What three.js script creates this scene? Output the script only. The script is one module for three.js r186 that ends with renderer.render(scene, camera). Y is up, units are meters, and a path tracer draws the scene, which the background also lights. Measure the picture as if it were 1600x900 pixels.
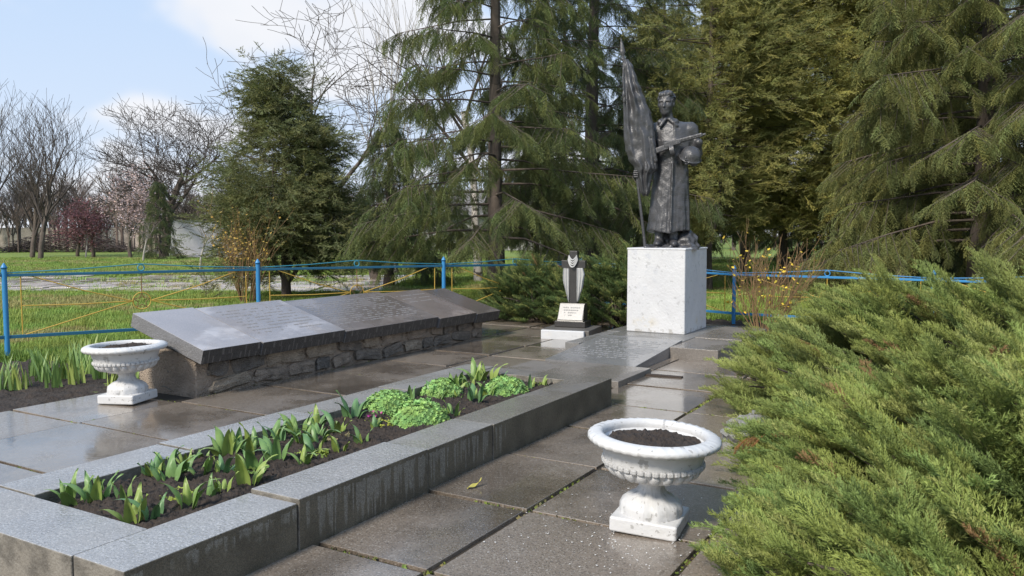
import * as THREE from 'three';
import { mergeGeometries } from 'three/addons/utils/BufferGeometryUtils.js';
import { RoundedBoxGeometry } from 'three/addons/geometries/RoundedBoxGeometry.js';
import { createNoise3D, createNoise2D } from 'simplex-noise';

// ---------------------------------------------------------------- camera, sky, sun, exposure
const scene = new THREE.Scene();
const camera = new THREE.PerspectiveCamera(2 * Math.atan(450 / 1280) * 180 / Math.PI, 16 / 9, 0.05, 900);
camera.rotation.order = 'YXZ';
camera.position.set(0, 1.6, 0);
camera.rotation.y = Math.atan(740 / 1280);
camera.rotation.x = -Math.atan(90 / 1280);
const renderer = new THREE.WebGLRenderer();
renderer.toneMapping = THREE.LinearToneMapping;
renderer.toneMappingExposure = 1.7;
renderer.shadowMap.enabled = true;

function rngOf(seed) { let s = seed | 0; return () => { s = (s + 0x6d2b79f5) | 0; let t = Math.imul(s ^ (s >>> 15), 1 | s); t = (t + Math.imul(t ^ (t >>> 7), 61 | t)) ^ t; return ((t ^ (t >>> 14)) >>> 0) / 4294967296; }; }
const n3 = createNoise3D(rngOf(11)), n2 = createNoise2D(rngOf(12));
const clamp = (v, a = 0, b = 1) => Math.min(b, Math.max(a, v)), lerp = (a, b, t) => a + (b - a) * t;
const smooth = (a, b, v) => { const t = clamp((v - a) / (b - a)); return t * t * (3 - 2 * t); };
const fbm3 = (x, y, z, o = 5) => { let s = 0, a = 0.5; for (let i = 0; i < o; i++, a *= 0.5, x *= 2.03, y *= 2.03, z *= 2.03) s += a * n3(x, y, z); return s; };

{ // thin broken cloud over a pale spring sky
  const W = 1024, H = 512, d = new Float32Array(W * H * 4);
  for (let j = 0; j < H; j++) for (let i = 0; i < W; i++) {
    const el = ((j + 0.5) / H - 0.5) * Math.PI, az = ((i + 0.5) / W - 0.5) * 2 * Math.PI;
    const y = Math.sin(el), x = Math.cos(el) * Math.cos(az), z = Math.cos(el) * Math.sin(az), e = Math.max(0, y);
    const t = Math.pow(e, 0.55);
    let c = [lerp(0.82, 0.24, t), lerp(0.88, 0.50, t), lerp(0.95, 0.92, t)];
    const k = 1.35 / (e + 0.22), px = x * k, pz = z * k;
    const big = fbm3(px * 0.55 + 114.31, 0.3, pz * 0.55, 3), fine = fbm3(px * 1.5 + 228.62, 4.2, pz * 1.5, 6);
    const cover = smooth(-0.04, 0.34, big * 0.85 + fine * 0.7);
    const thick = smooth(0.3, 0.9, cover) * (0.5 + 0.5 * fbm3(px * 2.2, 7.7, pz * 2.2, 4));
    const w = [0.93 - 0.10 * thick, 0.93 - 0.08 * thick, 0.95 - 0.05 * thick];
    const a = cover * 0.92;
    for (let q = 0; q < 3; q++) d[(j * W + i) * 4 + q] = lerp(c[q], w[q], a) * 0.62;
    d[(j * W + i) * 4 + 3] = 1;
  }
  const t = new THREE.DataTexture(d, W, H, THREE.RGBAFormat, THREE.FloatType);
  t.mapping = THREE.EquirectangularReflectionMapping; t.magFilter = THREE.LinearFilter; t.needsUpdate = true;
  scene.background = t; scene.environment = t;
}
const sun = new THREE.DirectionalLight(new THREE.Color(1.0, 0.92, 0.80), 2.8);
sun.position.set(-4 - 6, 42, -10 + 48); sun.target.position.set(-4, 0, -10);
sun.castShadow = true; sun.shadow.radius = 20; sun.shadow.mapSize.set(4096, 4096);
Object.assign(sun.shadow.camera, { left: -60, right: 60, top: 60, bottom: -60, near: 1, far: 200 });
scene.add(sun, sun.target);

// ---------------------------------------------------------------- helpers
const V = (x, y, z) => new THREE.Vector3(x, y, z);
const taken = new Map();
function numbered(name) { const k = taken.get(name) ?? 0; taken.set(name, k + 1); return k ? `${name}_${String(k).padStart(3, '0')}` : name; }
function dress(o, label, category, group, kind) {
  if (label) o.userData.label = label; if (category) o.userData.category = category; if (group) o.userData.group = group; if (kind) o.userData.kind = kind; return o;
}
function thing(name, label, category, [x, y, z] = [0, 0, 0], turn = 0, group) {
  const g = new THREE.Group(); g.name = numbered(name); g.position.set(x, y, z); g.rotation.y = turn; scene.add(g);
  return dress(g, label, category, group);
}
function structure(name, label) { const g = new THREE.Group(); g.name = numbered(name); scene.add(g); dress(g, label, null, null, 'structure'); return g; }
function mesh(name, geo, mat, parent = scene) {
  const m = new THREE.Mesh(geo, mat); m.name = parent === scene ? numbered(name) : name; m.castShadow = m.receiveShadow = true; parent.add(m); return m;
}
function instances(name, geo, mat, mats, cols, parent) {
  const m = new THREE.InstancedMesh(geo, mat, mats.length); m.name = name; m.castShadow = m.receiveShadow = true;
  for (let i = 0; i < mats.length; i++) { m.setMatrixAt(i, mats[i]); if (cols) m.setColorAt(i, cols[i]); }
  m.userData.kind = 'stuff'; parent.add(m); return m;
}
function planarUV(geo, s = 1, ox = 0, oz = 0) { // metres, by the way each face points
  if (geo.index) geo = geo.toNonIndexed();
  const p = geo.attributes.position, uv = new Float32Array(p.count * 2), a = V(), b = V(), c = V();
  for (let i = 0; i < p.count; i += 3) {
    a.fromBufferAttribute(p, i); b.fromBufferAttribute(p, i + 1); c.fromBufferAttribute(p, i + 2);
    const n = b.clone().sub(a).cross(c.clone().sub(a)), ax = Math.abs(n.x), ay = Math.abs(n.y), az = Math.abs(n.z);
    for (let k = 0; k < 3; k++) {
      const x = p.getX(i + k), y = p.getY(i + k), z = p.getZ(i + k), o = (i + k) * 2;
      if (ay >= ax && ay >= az) { uv[o] = (x + ox) * s; uv[o + 1] = (z + oz) * s; }
      else if (ax >= az) { uv[o] = (z + oz) * s; uv[o + 1] = y * s; } else { uv[o] = (x + ox) * s; uv[o + 1] = y * s; }
    }
  }
  geo.setAttribute('uv', new THREE.BufferAttribute(uv, 2)); return geo;
}
const rbox = (w, h, d, r = 0.008, seg = 2) => new RoundedBoxGeometry(w, h, d, seg, r);
const move = (g, x, y, z) => g.translate(x, y, z);
class MB { // grows one mesh out of tubes, blades and triangles
  constructor() { this.p = []; this.i = []; this.c = null; }
  v(x, y, z) { this.p.push(x, y, z); return this.p.length / 3 - 1; }
  tri(a, b, c) { this.i.push(a, b, c); }
  tube(pts, rads, sides = 5, cap = true) {
    const up = V(), side = V(), t = V(); let prev = null;
    for (let k = 0; k < pts.length; k++) {
      t.copy(pts[Math.min(k + 1, pts.length - 1)]).sub(pts[Math.max(k - 1, 0)]).normalize();
      if (k === 0) { side.set(1, 0, 0); if (Math.abs(t.x) > 0.8) side.set(0, 0, 1); }
      up.crossVectors(t, side).normalize(); side.crossVectors(up, t).normalize();
      const ring = [];
      for (let s = 0; s < sides; s++) { const a = s / sides * Math.PI * 2, c = Math.cos(a) * rads[k], d = Math.sin(a) * rads[k]; ring.push(this.v(pts[k].x + side.x * c + up.x * d, pts[k].y + side.y * c + up.y * d, pts[k].z + side.z * c + up.z * d)); }
      if (prev) for (let s = 0; s < sides; s++) { const n = (s + 1) % sides; this.tri(prev[s], prev[n], ring[s]); this.tri(prev[n], ring[n], ring[s]); }
      else if (cap) { const m = this.v(pts[0].x, pts[0].y, pts[0].z); for (let s = 0; s < sides; s++) this.tri(m, ring[(s + 1) % sides], ring[s]); }
      prev = ring;
    }
    if (cap) { const e = pts[pts.length - 1], m = this.v(e.x, e.y, e.z); for (let s = 0; s < sides; s++) this.tri(m, prev[s], prev[(s + 1) % sides]); }
    return this;
  }
  blade(a, b, w, side) { // a thin pointed leaf from a to b
    const mx = lerp(a.x, b.x, 0.4), my = lerp(a.y, b.y, 0.4), mz = lerp(a.z, b.z, 0.4);
    const i0 = this.v(a.x, a.y, a.z), i1 = this.v(mx + side.x * w, my + side.y * w, mz + side.z * w), i2 = this.v(b.x, b.y, b.z), i3 = this.v(mx - side.x * w, my - side.y * w, mz - side.z * w);
    this.tri(i0, i1, i2); this.tri(i0, i2, i3);
  }
  dart(a, b, w, side) { // one triangle
    this.tri(this.v(a.x + side.x * w, a.y + side.y * w, a.z + side.z * w), this.v(b.x, b.y, b.z), this.v(a.x - side.x * w, a.y - side.y * w, a.z - side.z * w));
  }
  geo(uvScale) {
    let g = new THREE.BufferGeometry(); g.setAttribute('position', new THREE.Float32BufferAttribute(this.p, 3)); g.setIndex(this.i); g.computeVertexNormals();
    if (uvScale) { const p = g.attributes.position, uv = []; for (let k = 0; k < p.count; k++) uv.push((p.getX(k) + p.getZ(k)) * uvScale, p.getY(k) * uvScale * 0.35); g.setAttribute('uv', new THREE.Float32BufferAttribute(uv, 2)); }
    return g;
  }
}
const basis = (pos, dir, up, s) => { // z along dir
  const z = dir.clone().normalize(), x = V().crossVectors(up, z); if (x.lengthSq() < 1e-4) x.set(1, 0, 0); x.normalize();
  const y = V().crossVectors(z, x), m = new THREE.Matrix4().makeBasis(x, y, z); m.scale(V(s, s, s)); m.setPosition(pos); return m;
};
const rgb = (r, g, b) => new THREE.Color().setRGB(r, g, b);

// ---------------------------------------------------------------- textures
function hash2(x, y, s) { let h = Math.imul(x, 374761393) ^ Math.imul(y, 668265263) ^ Math.imul(s, 1274126177); h = Math.imul(h ^ (h >>> 13), 1274126177); return ((h ^ (h >>> 16)) >>> 0) / 4294967296; }
function pnoise(u, v, per, s) { // value noise that repeats after per cells
  const x = Math.floor(u), y = Math.floor(v), fx = u - x, fy = v - y, a = fx * fx * (3 - 2 * fx), b = fy * fy * (3 - 2 * fy), w = (k) => ((k % per) + per) % per;
  return lerp(lerp(hash2(w(x), w(y), s), hash2(w(x + 1), w(y), s), a), lerp(hash2(w(x), w(y + 1), s), hash2(w(x + 1), w(y + 1), s), a), b);
}
function pfbm(u, v, per, s, o = 4) { let r = 0, a = 0.5, t = 0; for (let k = 0; k < o; k++, a *= 0.55, per *= 2) { r += a * pnoise(u * per, v * per, per, s + k); t += a; } return r / t; }
function texture(size, fn, srgb = true, repeat = 1) { // fn(u, v) -> [r, g, b] linear 0..1
  const d = new Uint8Array(size * size * 4), enc = (c) => Math.round(255 * clamp(srgb ? (c <= 0.0031308 ? c * 12.92 : 1.055 * Math.pow(c, 1 / 2.4) - 0.055) : c));
  for (let j = 0; j < size; j++) for (let i = 0; i < size; i++) { const c = fn(i / size, j / size), o = (j * size + i) * 4; d[o] = enc(c[0]); d[o + 1] = enc(c[1]); d[o + 2] = enc(c[2]); d[o + 3] = 255; }
  const t = new THREE.DataTexture(d, size, size); t.wrapS = t.wrapT = THREE.RepeatWrapping; t.magFilter = THREE.LinearFilter; t.minFilter = THREE.LinearMipmapLinearFilter;
  if (srgb) t.colorSpace = THREE.SRGBColorSpace; t.repeat.set(repeat, repeat); t.needsUpdate = true; return t;
}
const mix3 = (a, b, t) => [lerp(a[0], b[0], t), lerp(a[1], b[1], t), lerp(a[2], b[2], t)];
const mul3 = (a, k) => [a[0] * k, a[1] * k, a[2] * k];
const std = (o) => new THREE.MeshStandardMaterial(o), phys = (o) => new THREE.MeshPhysicalMaterial(o);

// wet exposed-aggregate concrete, 3 m a repeat
const wetAt = (u, v) => smooth(0.36, 0.60, pfbm(u, v, 3, 31, 5));
const paveMap = texture(1024, (u, v) => {
  const big = pfbm(u, v, 4, 5, 4), f = pfbm(u, v, 90, 9, 3), g = hash2(Math.floor(u * 512), Math.floor(v * 512), 3), w = wetAt(u, v);
  let c = mix3([0.170, 0.134, 0.104], [0.272, 0.226, 0.184], big * 0.6 + f * 0.4);
  if (g > 0.935) c = mix3(c, [0.44, 0.41, 0.37], 0.65); if (g < 0.13) c = mul3(c, 0.5);
  const stain = smooth(0.60, 0.76, pfbm(u, v, 7, 77, 4));
  return mul3(mix3(c, mul3(c, 0.62), stain * 0.6), lerp(1.0, 0.66, w));
}, true, 1 / 3);
const paveRough = texture(1024, (u, v) => { const w = wetAt(u, v), f = pfbm(u, v, 120, 19, 2); const r = lerp(0.40, 0.09, w) + (f - 0.5) * 0.16; return [r, r, r]; }, false, 1 / 3);
const paveBump = texture(1024, (u, v) => { const w = wetAt(u, v), f = pfbm(u, v, 110, 41, 3), b = pfbm(u, v, 5, 42, 3); const h = b * 0.5 + f * lerp(0.45, 0.16, w); return [h, h, h]; }, false, 1 / 3);
const pavers = [1, 0.9, 1.08].map((k) => phys({ color: rgb(k, k, k * 0.99), map: paveMap, roughnessMap: paveRough, roughness: 1, bumpMap: paveBump, bumpScale: 0.003, ior: 1.6, clearcoat: 0.65, clearcoatRoughness: 0.12 }));
// granite: speckle, 0.8 m a repeat
const graniteFn = (lo, hi) => (u, v) => {
  const g = hash2(Math.floor(u * 256), Math.floor(v * 256), 7), g2 = hash2(Math.floor(u * 128), Math.floor(v * 128), 8), b = pfbm(u, v, 5, 61, 4);
  let c = mix3(lo, hi, 0.25 + 0.35 * b + 0.4 * (g * 0.6 + g2 * 0.4)); if (g2 > 0.9) c = mul3(c, 1.35); if (g < 0.1) c = mul3(c, 0.6); return c;
};
const graniteMap = texture(512, graniteFn([0.16, 0.16, 0.165], [0.36, 0.355, 0.35]), true, 1 / 0.8);
const graniteDark = texture(512, graniteFn([0.060, 0.056, 0.052], [0.135, 0.125, 0.115]), true, 1 / 0.8);
const grainBump = texture(512, (u, v) => { const f = pfbm(u, v, 64, 71, 3); return [f, f, f]; }, false, 1 / 0.8);
const patchRough = texture(512, (u, v) => { const w = smooth(0.35, 0.65, pfbm(u, v, 4, 91, 4)); const r = lerp(0.5, 0.2, w); return [r, r, r]; }, false, 1 / 1.7);
const granite = phys({ map: graniteMap, roughness: 0.95, roughnessMap: patchRough, bumpMap: grainBump, bumpScale: 0.003, ior: 1.55 });
const graniteWet = phys({ map: graniteDark, roughness: 0.5, bumpMap: grainBump, bumpScale: 0.003 });
// polished dark slabs, with rain film and worn lettering
const slabMap = texture(1024, (u, v) => {
  const g = hash2(Math.floor(u * 512), Math.floor(v * 512), 17), b = pfbm(u, v, 4, 62, 5), dust = smooth(0.52, 0.72, pfbm(u, v * 0.5, 6, 63, 5));
  const c = mix3([0.075, 0.070, 0.070], [0.150, 0.136, 0.130], b * 0.5 + g * 0.5); return mix3(c, [0.30, 0.285, 0.28], dust * 0.30);
}, true, 1 / 1.9);
const slabRough = texture(512, (u, v) => { const w = smooth(0.38, 0.6, pfbm(u, v, 5, 92, 4)); const r = lerp(0.34, 0.15, w); return [r, r, r]; }, false, 1 / 1.4);
const slabTop = phys({ map: slabMap, roughness: 1, roughnessMap: slabRough, bumpMap: grainBump, bumpScale: 0.0008, ior: 1.6 });
// soil
const soilMap = texture(512, (u, v) => { const b = pfbm(u, v, 6, 3, 5), f = pfbm(u, v, 60, 4, 2); return mix3([0.010, 0.0075, 0.006], [0.058, 0.043, 0.034], b * 0.45 + f * 0.55); }, true, 1 / 0.7);
const soilBump = texture(512, (u, v) => { const b = pfbm(u, v, 24, 3, 4); return [b, b, b]; }, false, 1 / 0.7);
const soil = std({ map: soilMap, roughness: 0.92, bumpMap: soilBump, bumpScale: 0.02 });
// whitewash
const whiteMap = texture(512, (u, v) => {
  const b = pfbm(u, v, 4, 13, 5), p = smooth(0.66, 0.76, pfbm(u, v, 17, 14, 4)), s = smooth(0.60, 0.80, pfbm(u, v, 5, 15, 4)), c = mix3([0.49, 0.497, 0.515], [0.585, 0.59, 0.60], b);
  return mix3(mix3(c, [0.62, 0.56, 0.45], s * 0.20), [0.36, 0.36, 0.36], p * 0.28);
}, true, 1 / 0.9);
const whiteBump = texture(512, (u, v) => { const b = pfbm(u, v, 8, 16, 5), f = pfbm(u, v, 40, 18, 3); return [b * 0.6 + f * 0.4, 0, 0].fill(b * 0.6 + f * 0.4); }, false, 1 / 0.9);
const whitewash = std({ map: whiteMap, roughness: 0.58, bumpMap: whiteBump, bumpScale: 0.006 });
const urnMap = texture(512, (u, v) => {
  const b = pfbm(u, v, 5, 213, 5), dirt = smooth(0.54, 0.74, pfbm(u, v, 9, 214, 5)), chip = smooth(0.70, 0.73, pfbm(u, v, 22, 215, 3)), c = mix3([0.52, 0.52, 0.525], [0.60, 0.60, 0.60], b);
  return mix3(mix3(c, [0.36, 0.345, 0.31], dirt * 0.20), [0.20, 0.19, 0.175], chip * 0.55);
}, true, 1 / 0.55);
const urnPaint = std({ map: urnMap, roughness: 0.5, bumpMap: whiteBump, bumpScale: 0.005 });
// grass ground
const grassMap = texture(1024, (u, v) => {
  const b = pfbm(u, v, 5, 23, 5), f = pfbm(u, v, 160, 24, 2), s = smooth(0.58, 0.75, pfbm(u, v, 9, 25, 4));
  let c = mix3([0.11, 0.165, 0.028], [0.225, 0.30, 0.055], b * 0.5 + f * 0.5); return mix3(c, [0.215, 0.185, 0.085], s * 0.45);
}, true, 1 / 9);
const grassBump = texture(512, (u, v) => { const b = pfbm(u, v, 90, 27, 3); return [b, b, b]; }, false, 1 / 3);
const lawnMat = std({ map: grassMap, roughness: 0.95, bumpMap: grassBump, bumpScale: 0.05 });
const barkMap = texture(512, (u, v) => { const b = pfbm(u, v * 0.5, 10, 43, 4), f = pfbm(u, v, 40, 44, 3); return mix3([0.045, 0.036, 0.030], [0.165, 0.132, 0.110], b * 0.6 + f * 0.4); }, true, 1);
const barkBump = texture(512, (u, v) => { const b = pfbm(u, v * 0.5, 16, 43, 4); return [b, b, b]; }, false, 1);
const bark = std({ map: barkMap, roughness: 0.95, bumpMap: barkBump, bumpScale: 0.03 });
const twigOld = std({ color: rgb(0.105, 0.088, 0.078), roughness: 0.9 });
const twigDark = std({ color: rgb(0.060, 0.048, 0.042), roughness: 0.9 }), twigGrey = std({ color: rgb(0.20, 0.175, 0.155), roughness: 0.9 }), twigRed = std({ color: rgb(0.105, 0.050, 0.052), roughness: 0.9 });
const twigTan = std({ color: rgb(0.235, 0.150, 0.072), roughness: 0.85 }), twigPale = std({ color: rgb(0.36, 0.33, 0.29), roughness: 0.85 });
const birchMap = texture(256, (u, v) => { const d = smooth(0.62, 0.7, pfbm(u * 0.5, v, 14, 53, 3)); return mix3([0.46, 0.43, 0.39], [0.07, 0.06, 0.055], d); }, true, 1);
const birchBark = std({ map: birchMap, roughness: 0.8 });
const bluePaint = std({ color: rgb(0.035, 0.215, 0.46), roughness: 0.42 }), blueOld = std({ color: rgb(0.018, 0.115, 0.205), roughness: 0.45 }), tealPaint = std({ color: rgb(0.035, 0.22, 0.30), roughness: 0.45 });
const yellowPaint = std({ color: rgb(0.48, 0.31, 0.055), roughness: 0.5 }), redPaint = std({ color: rgb(0.30, 0.03, 0.022), roughness: 0.5 }), rustPaint = std({ color: rgb(0.20, 0.115, 0.045), roughness: 0.7 });

// ---------------------------------------------------------------- the ground
{
  const lawn = new THREE.PlaneGeometry(420, 420, 1, 1).rotateX(-Math.PI / 2); planarUVInPlace(lawn);
  const m = mesh('lawn', lawn, lawnMat); m.position.y = -0.06; dress(m, 'green spring lawn beyond the fence', null, null, 'structure');
}
function planarUVInPlace(g) { const p = g.attributes.position, uv = g.attributes.uv; for (let i = 0; i < p.count; i++) uv.setXY(i, p.getX(i), p.getZ(i)); }
function ground(name, x0, x1, z0, z1, y, step, amp, mat, label, keep) {
  const nx = Math.max(1, Math.round((x1 - x0) / step)), nz = Math.max(1, Math.round((z1 - z0) / step));
  const g = new THREE.PlaneGeometry(x1 - x0, z1 - z0, nx, nz).rotateX(-Math.PI / 2).translate((x0 + x1) / 2, 0, (z0 + z1) / 2);
  const p = g.attributes.position;
  for (let i = 0; i < p.count; i++) p.setY(i, amp * (keep ? keep(p.getX(i), p.getZ(i)) : 1) * (fbm3(p.getX(i) * 5, 0, p.getZ(i) * 5, 4) + 0.45 * n2(p.getX(i) * 24, p.getZ(i) * 24)));
  planarUVInPlace(g); g.computeVertexNormals();
  const m = mesh(name, g, mat); m.position.y = y; if (label) dress(m, label, null, null, 'structure'); return m;
}
ground('soil_bed', -10.5, -7.4, -12.4, -1, -0.045, 0.05, 0.05, soil, 'dark soil strip along the fence left of the paving');
ground('soil_verge', -8.8, 2.6, -15.2, -12.6, -0.045, 0.06, 0.05, soil, 'soil strip behind the statue platform');
ground('soil_under_shrubs', -1.45, 5, -12.6, -1.8, -0.04, 0.08, 0.04, soil, 'soil under the spreading junipers');
{
  const bed = structure('pavement', 'wet brown concrete slab paving of the memorial plot');
  const under = mesh('joint_bed', planarUV(new THREE.PlaneGeometry(7.4, 15).rotateX(-Math.PI / 2).translate(-3.8, -0.022, -6)), std({ map: soilMap, color: rgb(0.9, 0.9, 0.75), roughness: 1 }), bed);
  under.receiveShadow = true;
  const xsR = [-7.52, -6.5, -5.48, -4.3, -3.26, -2.22, -1.2, -0.2], zs = []; for (let k = -1; k <= 12; k++) zs.push(-3.05 - (k - 1) * 0.975 + (k === -1 ? 0.02 : 0));
  const r = rngOf(77);
  for (let i = 0; i + 1 < xsR.length; i++) for (let k = 0; k + 1 < zs.length; k++) {
    let x0 = xsR[i], x1 = xsR[i + 1]; const z1 = zs[k], z0 = zs[k + 1], zc = (z0 + z1) / 2;
    if (x0 === -6.5 && zc > -8.4) x1 = -4.3; if (x0 === -5.48 && zc > -8.4) continue;
    if (x0 > -1.3 && zc < -5.5) continue;
    if (x1 <= -6.4 && zc < -5.2 && zc > -10.3) continue;
    const gap = 0.012 + r() * 0.010, w = x1 - x0 - gap * 2, d = z1 - z0 - gap * 2;
    const g = planarUV(rbox(w, 0.06, d, 0.004, 2), 1, (x0 + x1) / 2 + r() * 0.4, zc + 7.3 * i);
    const m = mesh('paver', g, pavers[Math.floor(r() * 3)], bed);
    m.position.set((x0 + x1) / 2, -0.030 + (r() - 0.5) * 0.010, zc); m.rotation.set((r() - 0.5) * 0.008, (r() - 0.5) * 0.012, (r() - 0.5) * 0.008);
  }
}
{ // the concrete apron out on the lawn
  const pl = structure('concrete_apron', 'pale wet concrete slabs laid out in the lawn');
  const mat = phys({ map: paveMap, color: rgb(2.1, 2.15, 2.3), roughnessMap: paveRough, roughness: 0.8, ior: 1.6 }), r = rngOf(5);
  for (let i = 0; i < 8; i++) for (let k = 0; k < 5; k++) {
    if (r() < 0.05) continue;
    const m = mesh('slab', planarUV(rbox(1.9 - r() * 0.12, 0.08, 1.62 - r() * 0.12, 0.01, 1), 1, i * 3.1, k * 2.3), mat, pl), u = i * 1.96 - 1.5, v = k * 1.7;
    m.position.set(-25.6 + u * 0.866 - v * 0.5, -0.075 + r() * 0.02, -11.0 - u * 0.5 - v * 0.866); m.rotation.set(0, 0.5236 + (r() - 0.5) * 0.02, 0);
  }
  const road = mesh('far_path', planarUV(new THREE.BoxGeometry(3.2, 0.06, 60)), mat); road.position.set(-52, -0.045, -40); road.rotation.y = 1.15; dress(road, 'pale concrete path crossing the far lawn', null, null, 'structure');
}

// ---------------------------------------------------------------- flower bed of granite kerbs
const sideCanvas = document.createElement('canvas'); sideCanvas.width = 2048; sideCanvas.height = 128;
{ // pale dry runs on the wet outer face: 5 m by 0.27 m
  const c = sideCanvas.getContext('2d'), r = rngOf(404), im = c.createImageData(2048, 128);
  const run = new Float32Array(2048).fill(0), wide = (m) => m < 0.6 ? 0.3 : m < 1.0 ? 0.35 : m < 2.06 ? 0.95 : m < 3.0 ? 0.85 : 0.05;
  for (let k = 0; k < 240; k++) { const m = r() * 5, x = Math.floor(m / 5 * 2048), w = 2 + r() * r() * 12, l = (0.15 + r() * 0.75) * wide(m); for (let i = -w; i < w; i++) { const q = x + Math.round(i); if (q >= 0 && q < 2048) run[q] = Math.max(run[q], l * Math.sqrt(1 - (i / w) ** 2)); } }
  for (let j = 0; j < 128; j++) for (let i = 0; i < 2048; i++) {
    const g = hash2(i, j, 21), wob = n2(i * 0.02, j * 0.03) * 0.12, t = j / 128, st = run[i] > 0.06 && t > 0.05 + 0.06 * hash2(i >> 3, 0, 5) ? smooth(0.16, -0.10, t - run[i] - wob) * (0.45 + 0.55 * hash2(i >> 1, j >> 2, 9)) : 0;
    const moss = smooth(0.78, 1.0, t + wob), b = 0.5 + 0.5 * n2(i * 0.008, j * 0.01);
    const base = [80 + b * 20, 74 + b * 19, 62 + b * 17], dry = [138, 135, 128], o = (j * 2048 + i) * 4, k = 0.72 + g * 0.56;
    for (let q = 0; q < 3; q++) im.data[o + q] = clamp(lerp(lerp(base[q], dry[q], st * 0.75), [42, 42, 28][q], moss * 0.5) * k, 0, 255);
    im.data[o + 3] = 255;
  }
  c.putImageData(im, 0, 0);
}
const sideTex = new THREE.CanvasTexture(sideCanvas); sideTex.colorSpace = THREE.SRGBColorSpace; sideTex.wrapS = sideTex.wrapT = THREE.RepeatWrapping;
const sideBump = grainBump.clone(); sideBump.repeat.set(5 / 0.8, 0.27 / 0.8);
const kerbSide = std({ map: sideTex, roughness: 0.6, bumpMap: sideBump, bumpScale: 0.003 });
const frontMap = texture(512, (u, v) => { const g = hash2(Math.floor(u * 256), Math.floor(v * 256), 27), b = pfbm(u, v, 5, 28, 4), w = smooth(0.36, 0.78, pfbm(u, v, 9, 29, 5)); return mul3(mix3([0.12, 0.105, 0.085], [0.27, 0.25, 0.215], b * 0.5 + g * 0.5), lerp(1, 0.55, w)); }, true, 1 / 0.8);
const kerbFront = std({ map: frontMap, roughness: 0.7, bumpMap: grainBump, bumpScale: 0.004 });
{
  const bed = thing('flower_bed', 'long granite kerbed flower bed with dark soil in the foreground', 'flower bed', [-3.74, 0, -4.4]);
  const tops = [[1, 1, 1], [0.95, 0.94, 0.93], [0.78, 0.75, 0.70], [0.62, 0.58, 0.52], [0.55, 0.51, 0.46]].map((c) => { const m = granite.clone(); m.color = rgb(...c); return m; });
  const block = (x0, x1, z0, z1, h, side, tone = 0) => {
    const g = rbox(x1 - x0 - 0.008, h + 0.05, z1 - z0 - 0.008, 0.007, 2), x = (x0 + x1) / 2, z = (z0 + z1) / 2;
    const uv = g.attributes.uv, p = g.attributes.position, per = p.count / 6;
    for (let i = 0; i < p.count; i++) { // faces in the order +x -x +y -y +z -z
      const f = Math.floor(i / per), wx = p.getX(i) + x, wz = p.getZ(i) + z, y = p.getY(i) + h / 2;
      if (f === 0 && side) uv.setXY(i, (-1.97 - wz) / 5, clamp((y + 0.02) / 0.27, 0.01, 0.99)); else if (f < 2) uv.setXY(i, wz, y); else if (f < 4) uv.setXY(i, wx, wz); else uv.setXY(i, wx, y);
    }
    const m = mesh('kerb_block', g, side ? [kerbSide, kerbFront, tops[tone], granite, kerbFront, kerbFront] : [kerbFront, graniteWet, tops[tone], granite, kerbFront, kerbFront], bed);
    m.position.set(x + 3.74, h / 2 - 0.025, z + 4.4); return m;
  };
  const R = [-1.97, -2.93, -4.03, -4.80, -5.86, -6.9], hh = [0.243, 0.262, 0.255, 0.253, 0.249];
  for (let k = 0; k < 5; k++) block(-3.27, -2.925 + (k % 2) * 0.006, R[k + 1], R[k], hh[k], true, k);
  for (const [a, b, h] of [[-2.34, -3.32, 0.243], [-3.32, -4.42, 0.25], [-4.42, -5.5, 0.246], [-5.5, -6.9, 0.25]]) block(-4.53, -4.19, b, a, h, false, b < -5 ? 2 : 0);
  block(-4.53, -3.27, -2.34, -1.965, 0.24); block(-4.19, -3.27, -6.9, -6.62, 0.245, false, 4);
  const g = new THREE.PlaneGeometry(0.94, 4.30, 80, 340).rotateX(-Math.PI / 2), p = g.attributes.position;
  for (let i = 0; i < p.count; i++) { const x = p.getX(i), z = p.getZ(i), e = smooth(0.47, 0.36, Math.abs(x)); p.setY(i, e * 0.035 + 0.035 * fbm3(x * 4, 1, z * 4, 3) + 0.026 * Math.abs(n2(x * 17, z * 17)) + 0.014 * n2(x * 40, z * 40)); }
  planarUVInPlace(g); g.computeVertexNormals();
  const s = mesh('soil', g, soil, bed); s.position.set(0.01, 0.155, -0.08);
}

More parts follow.
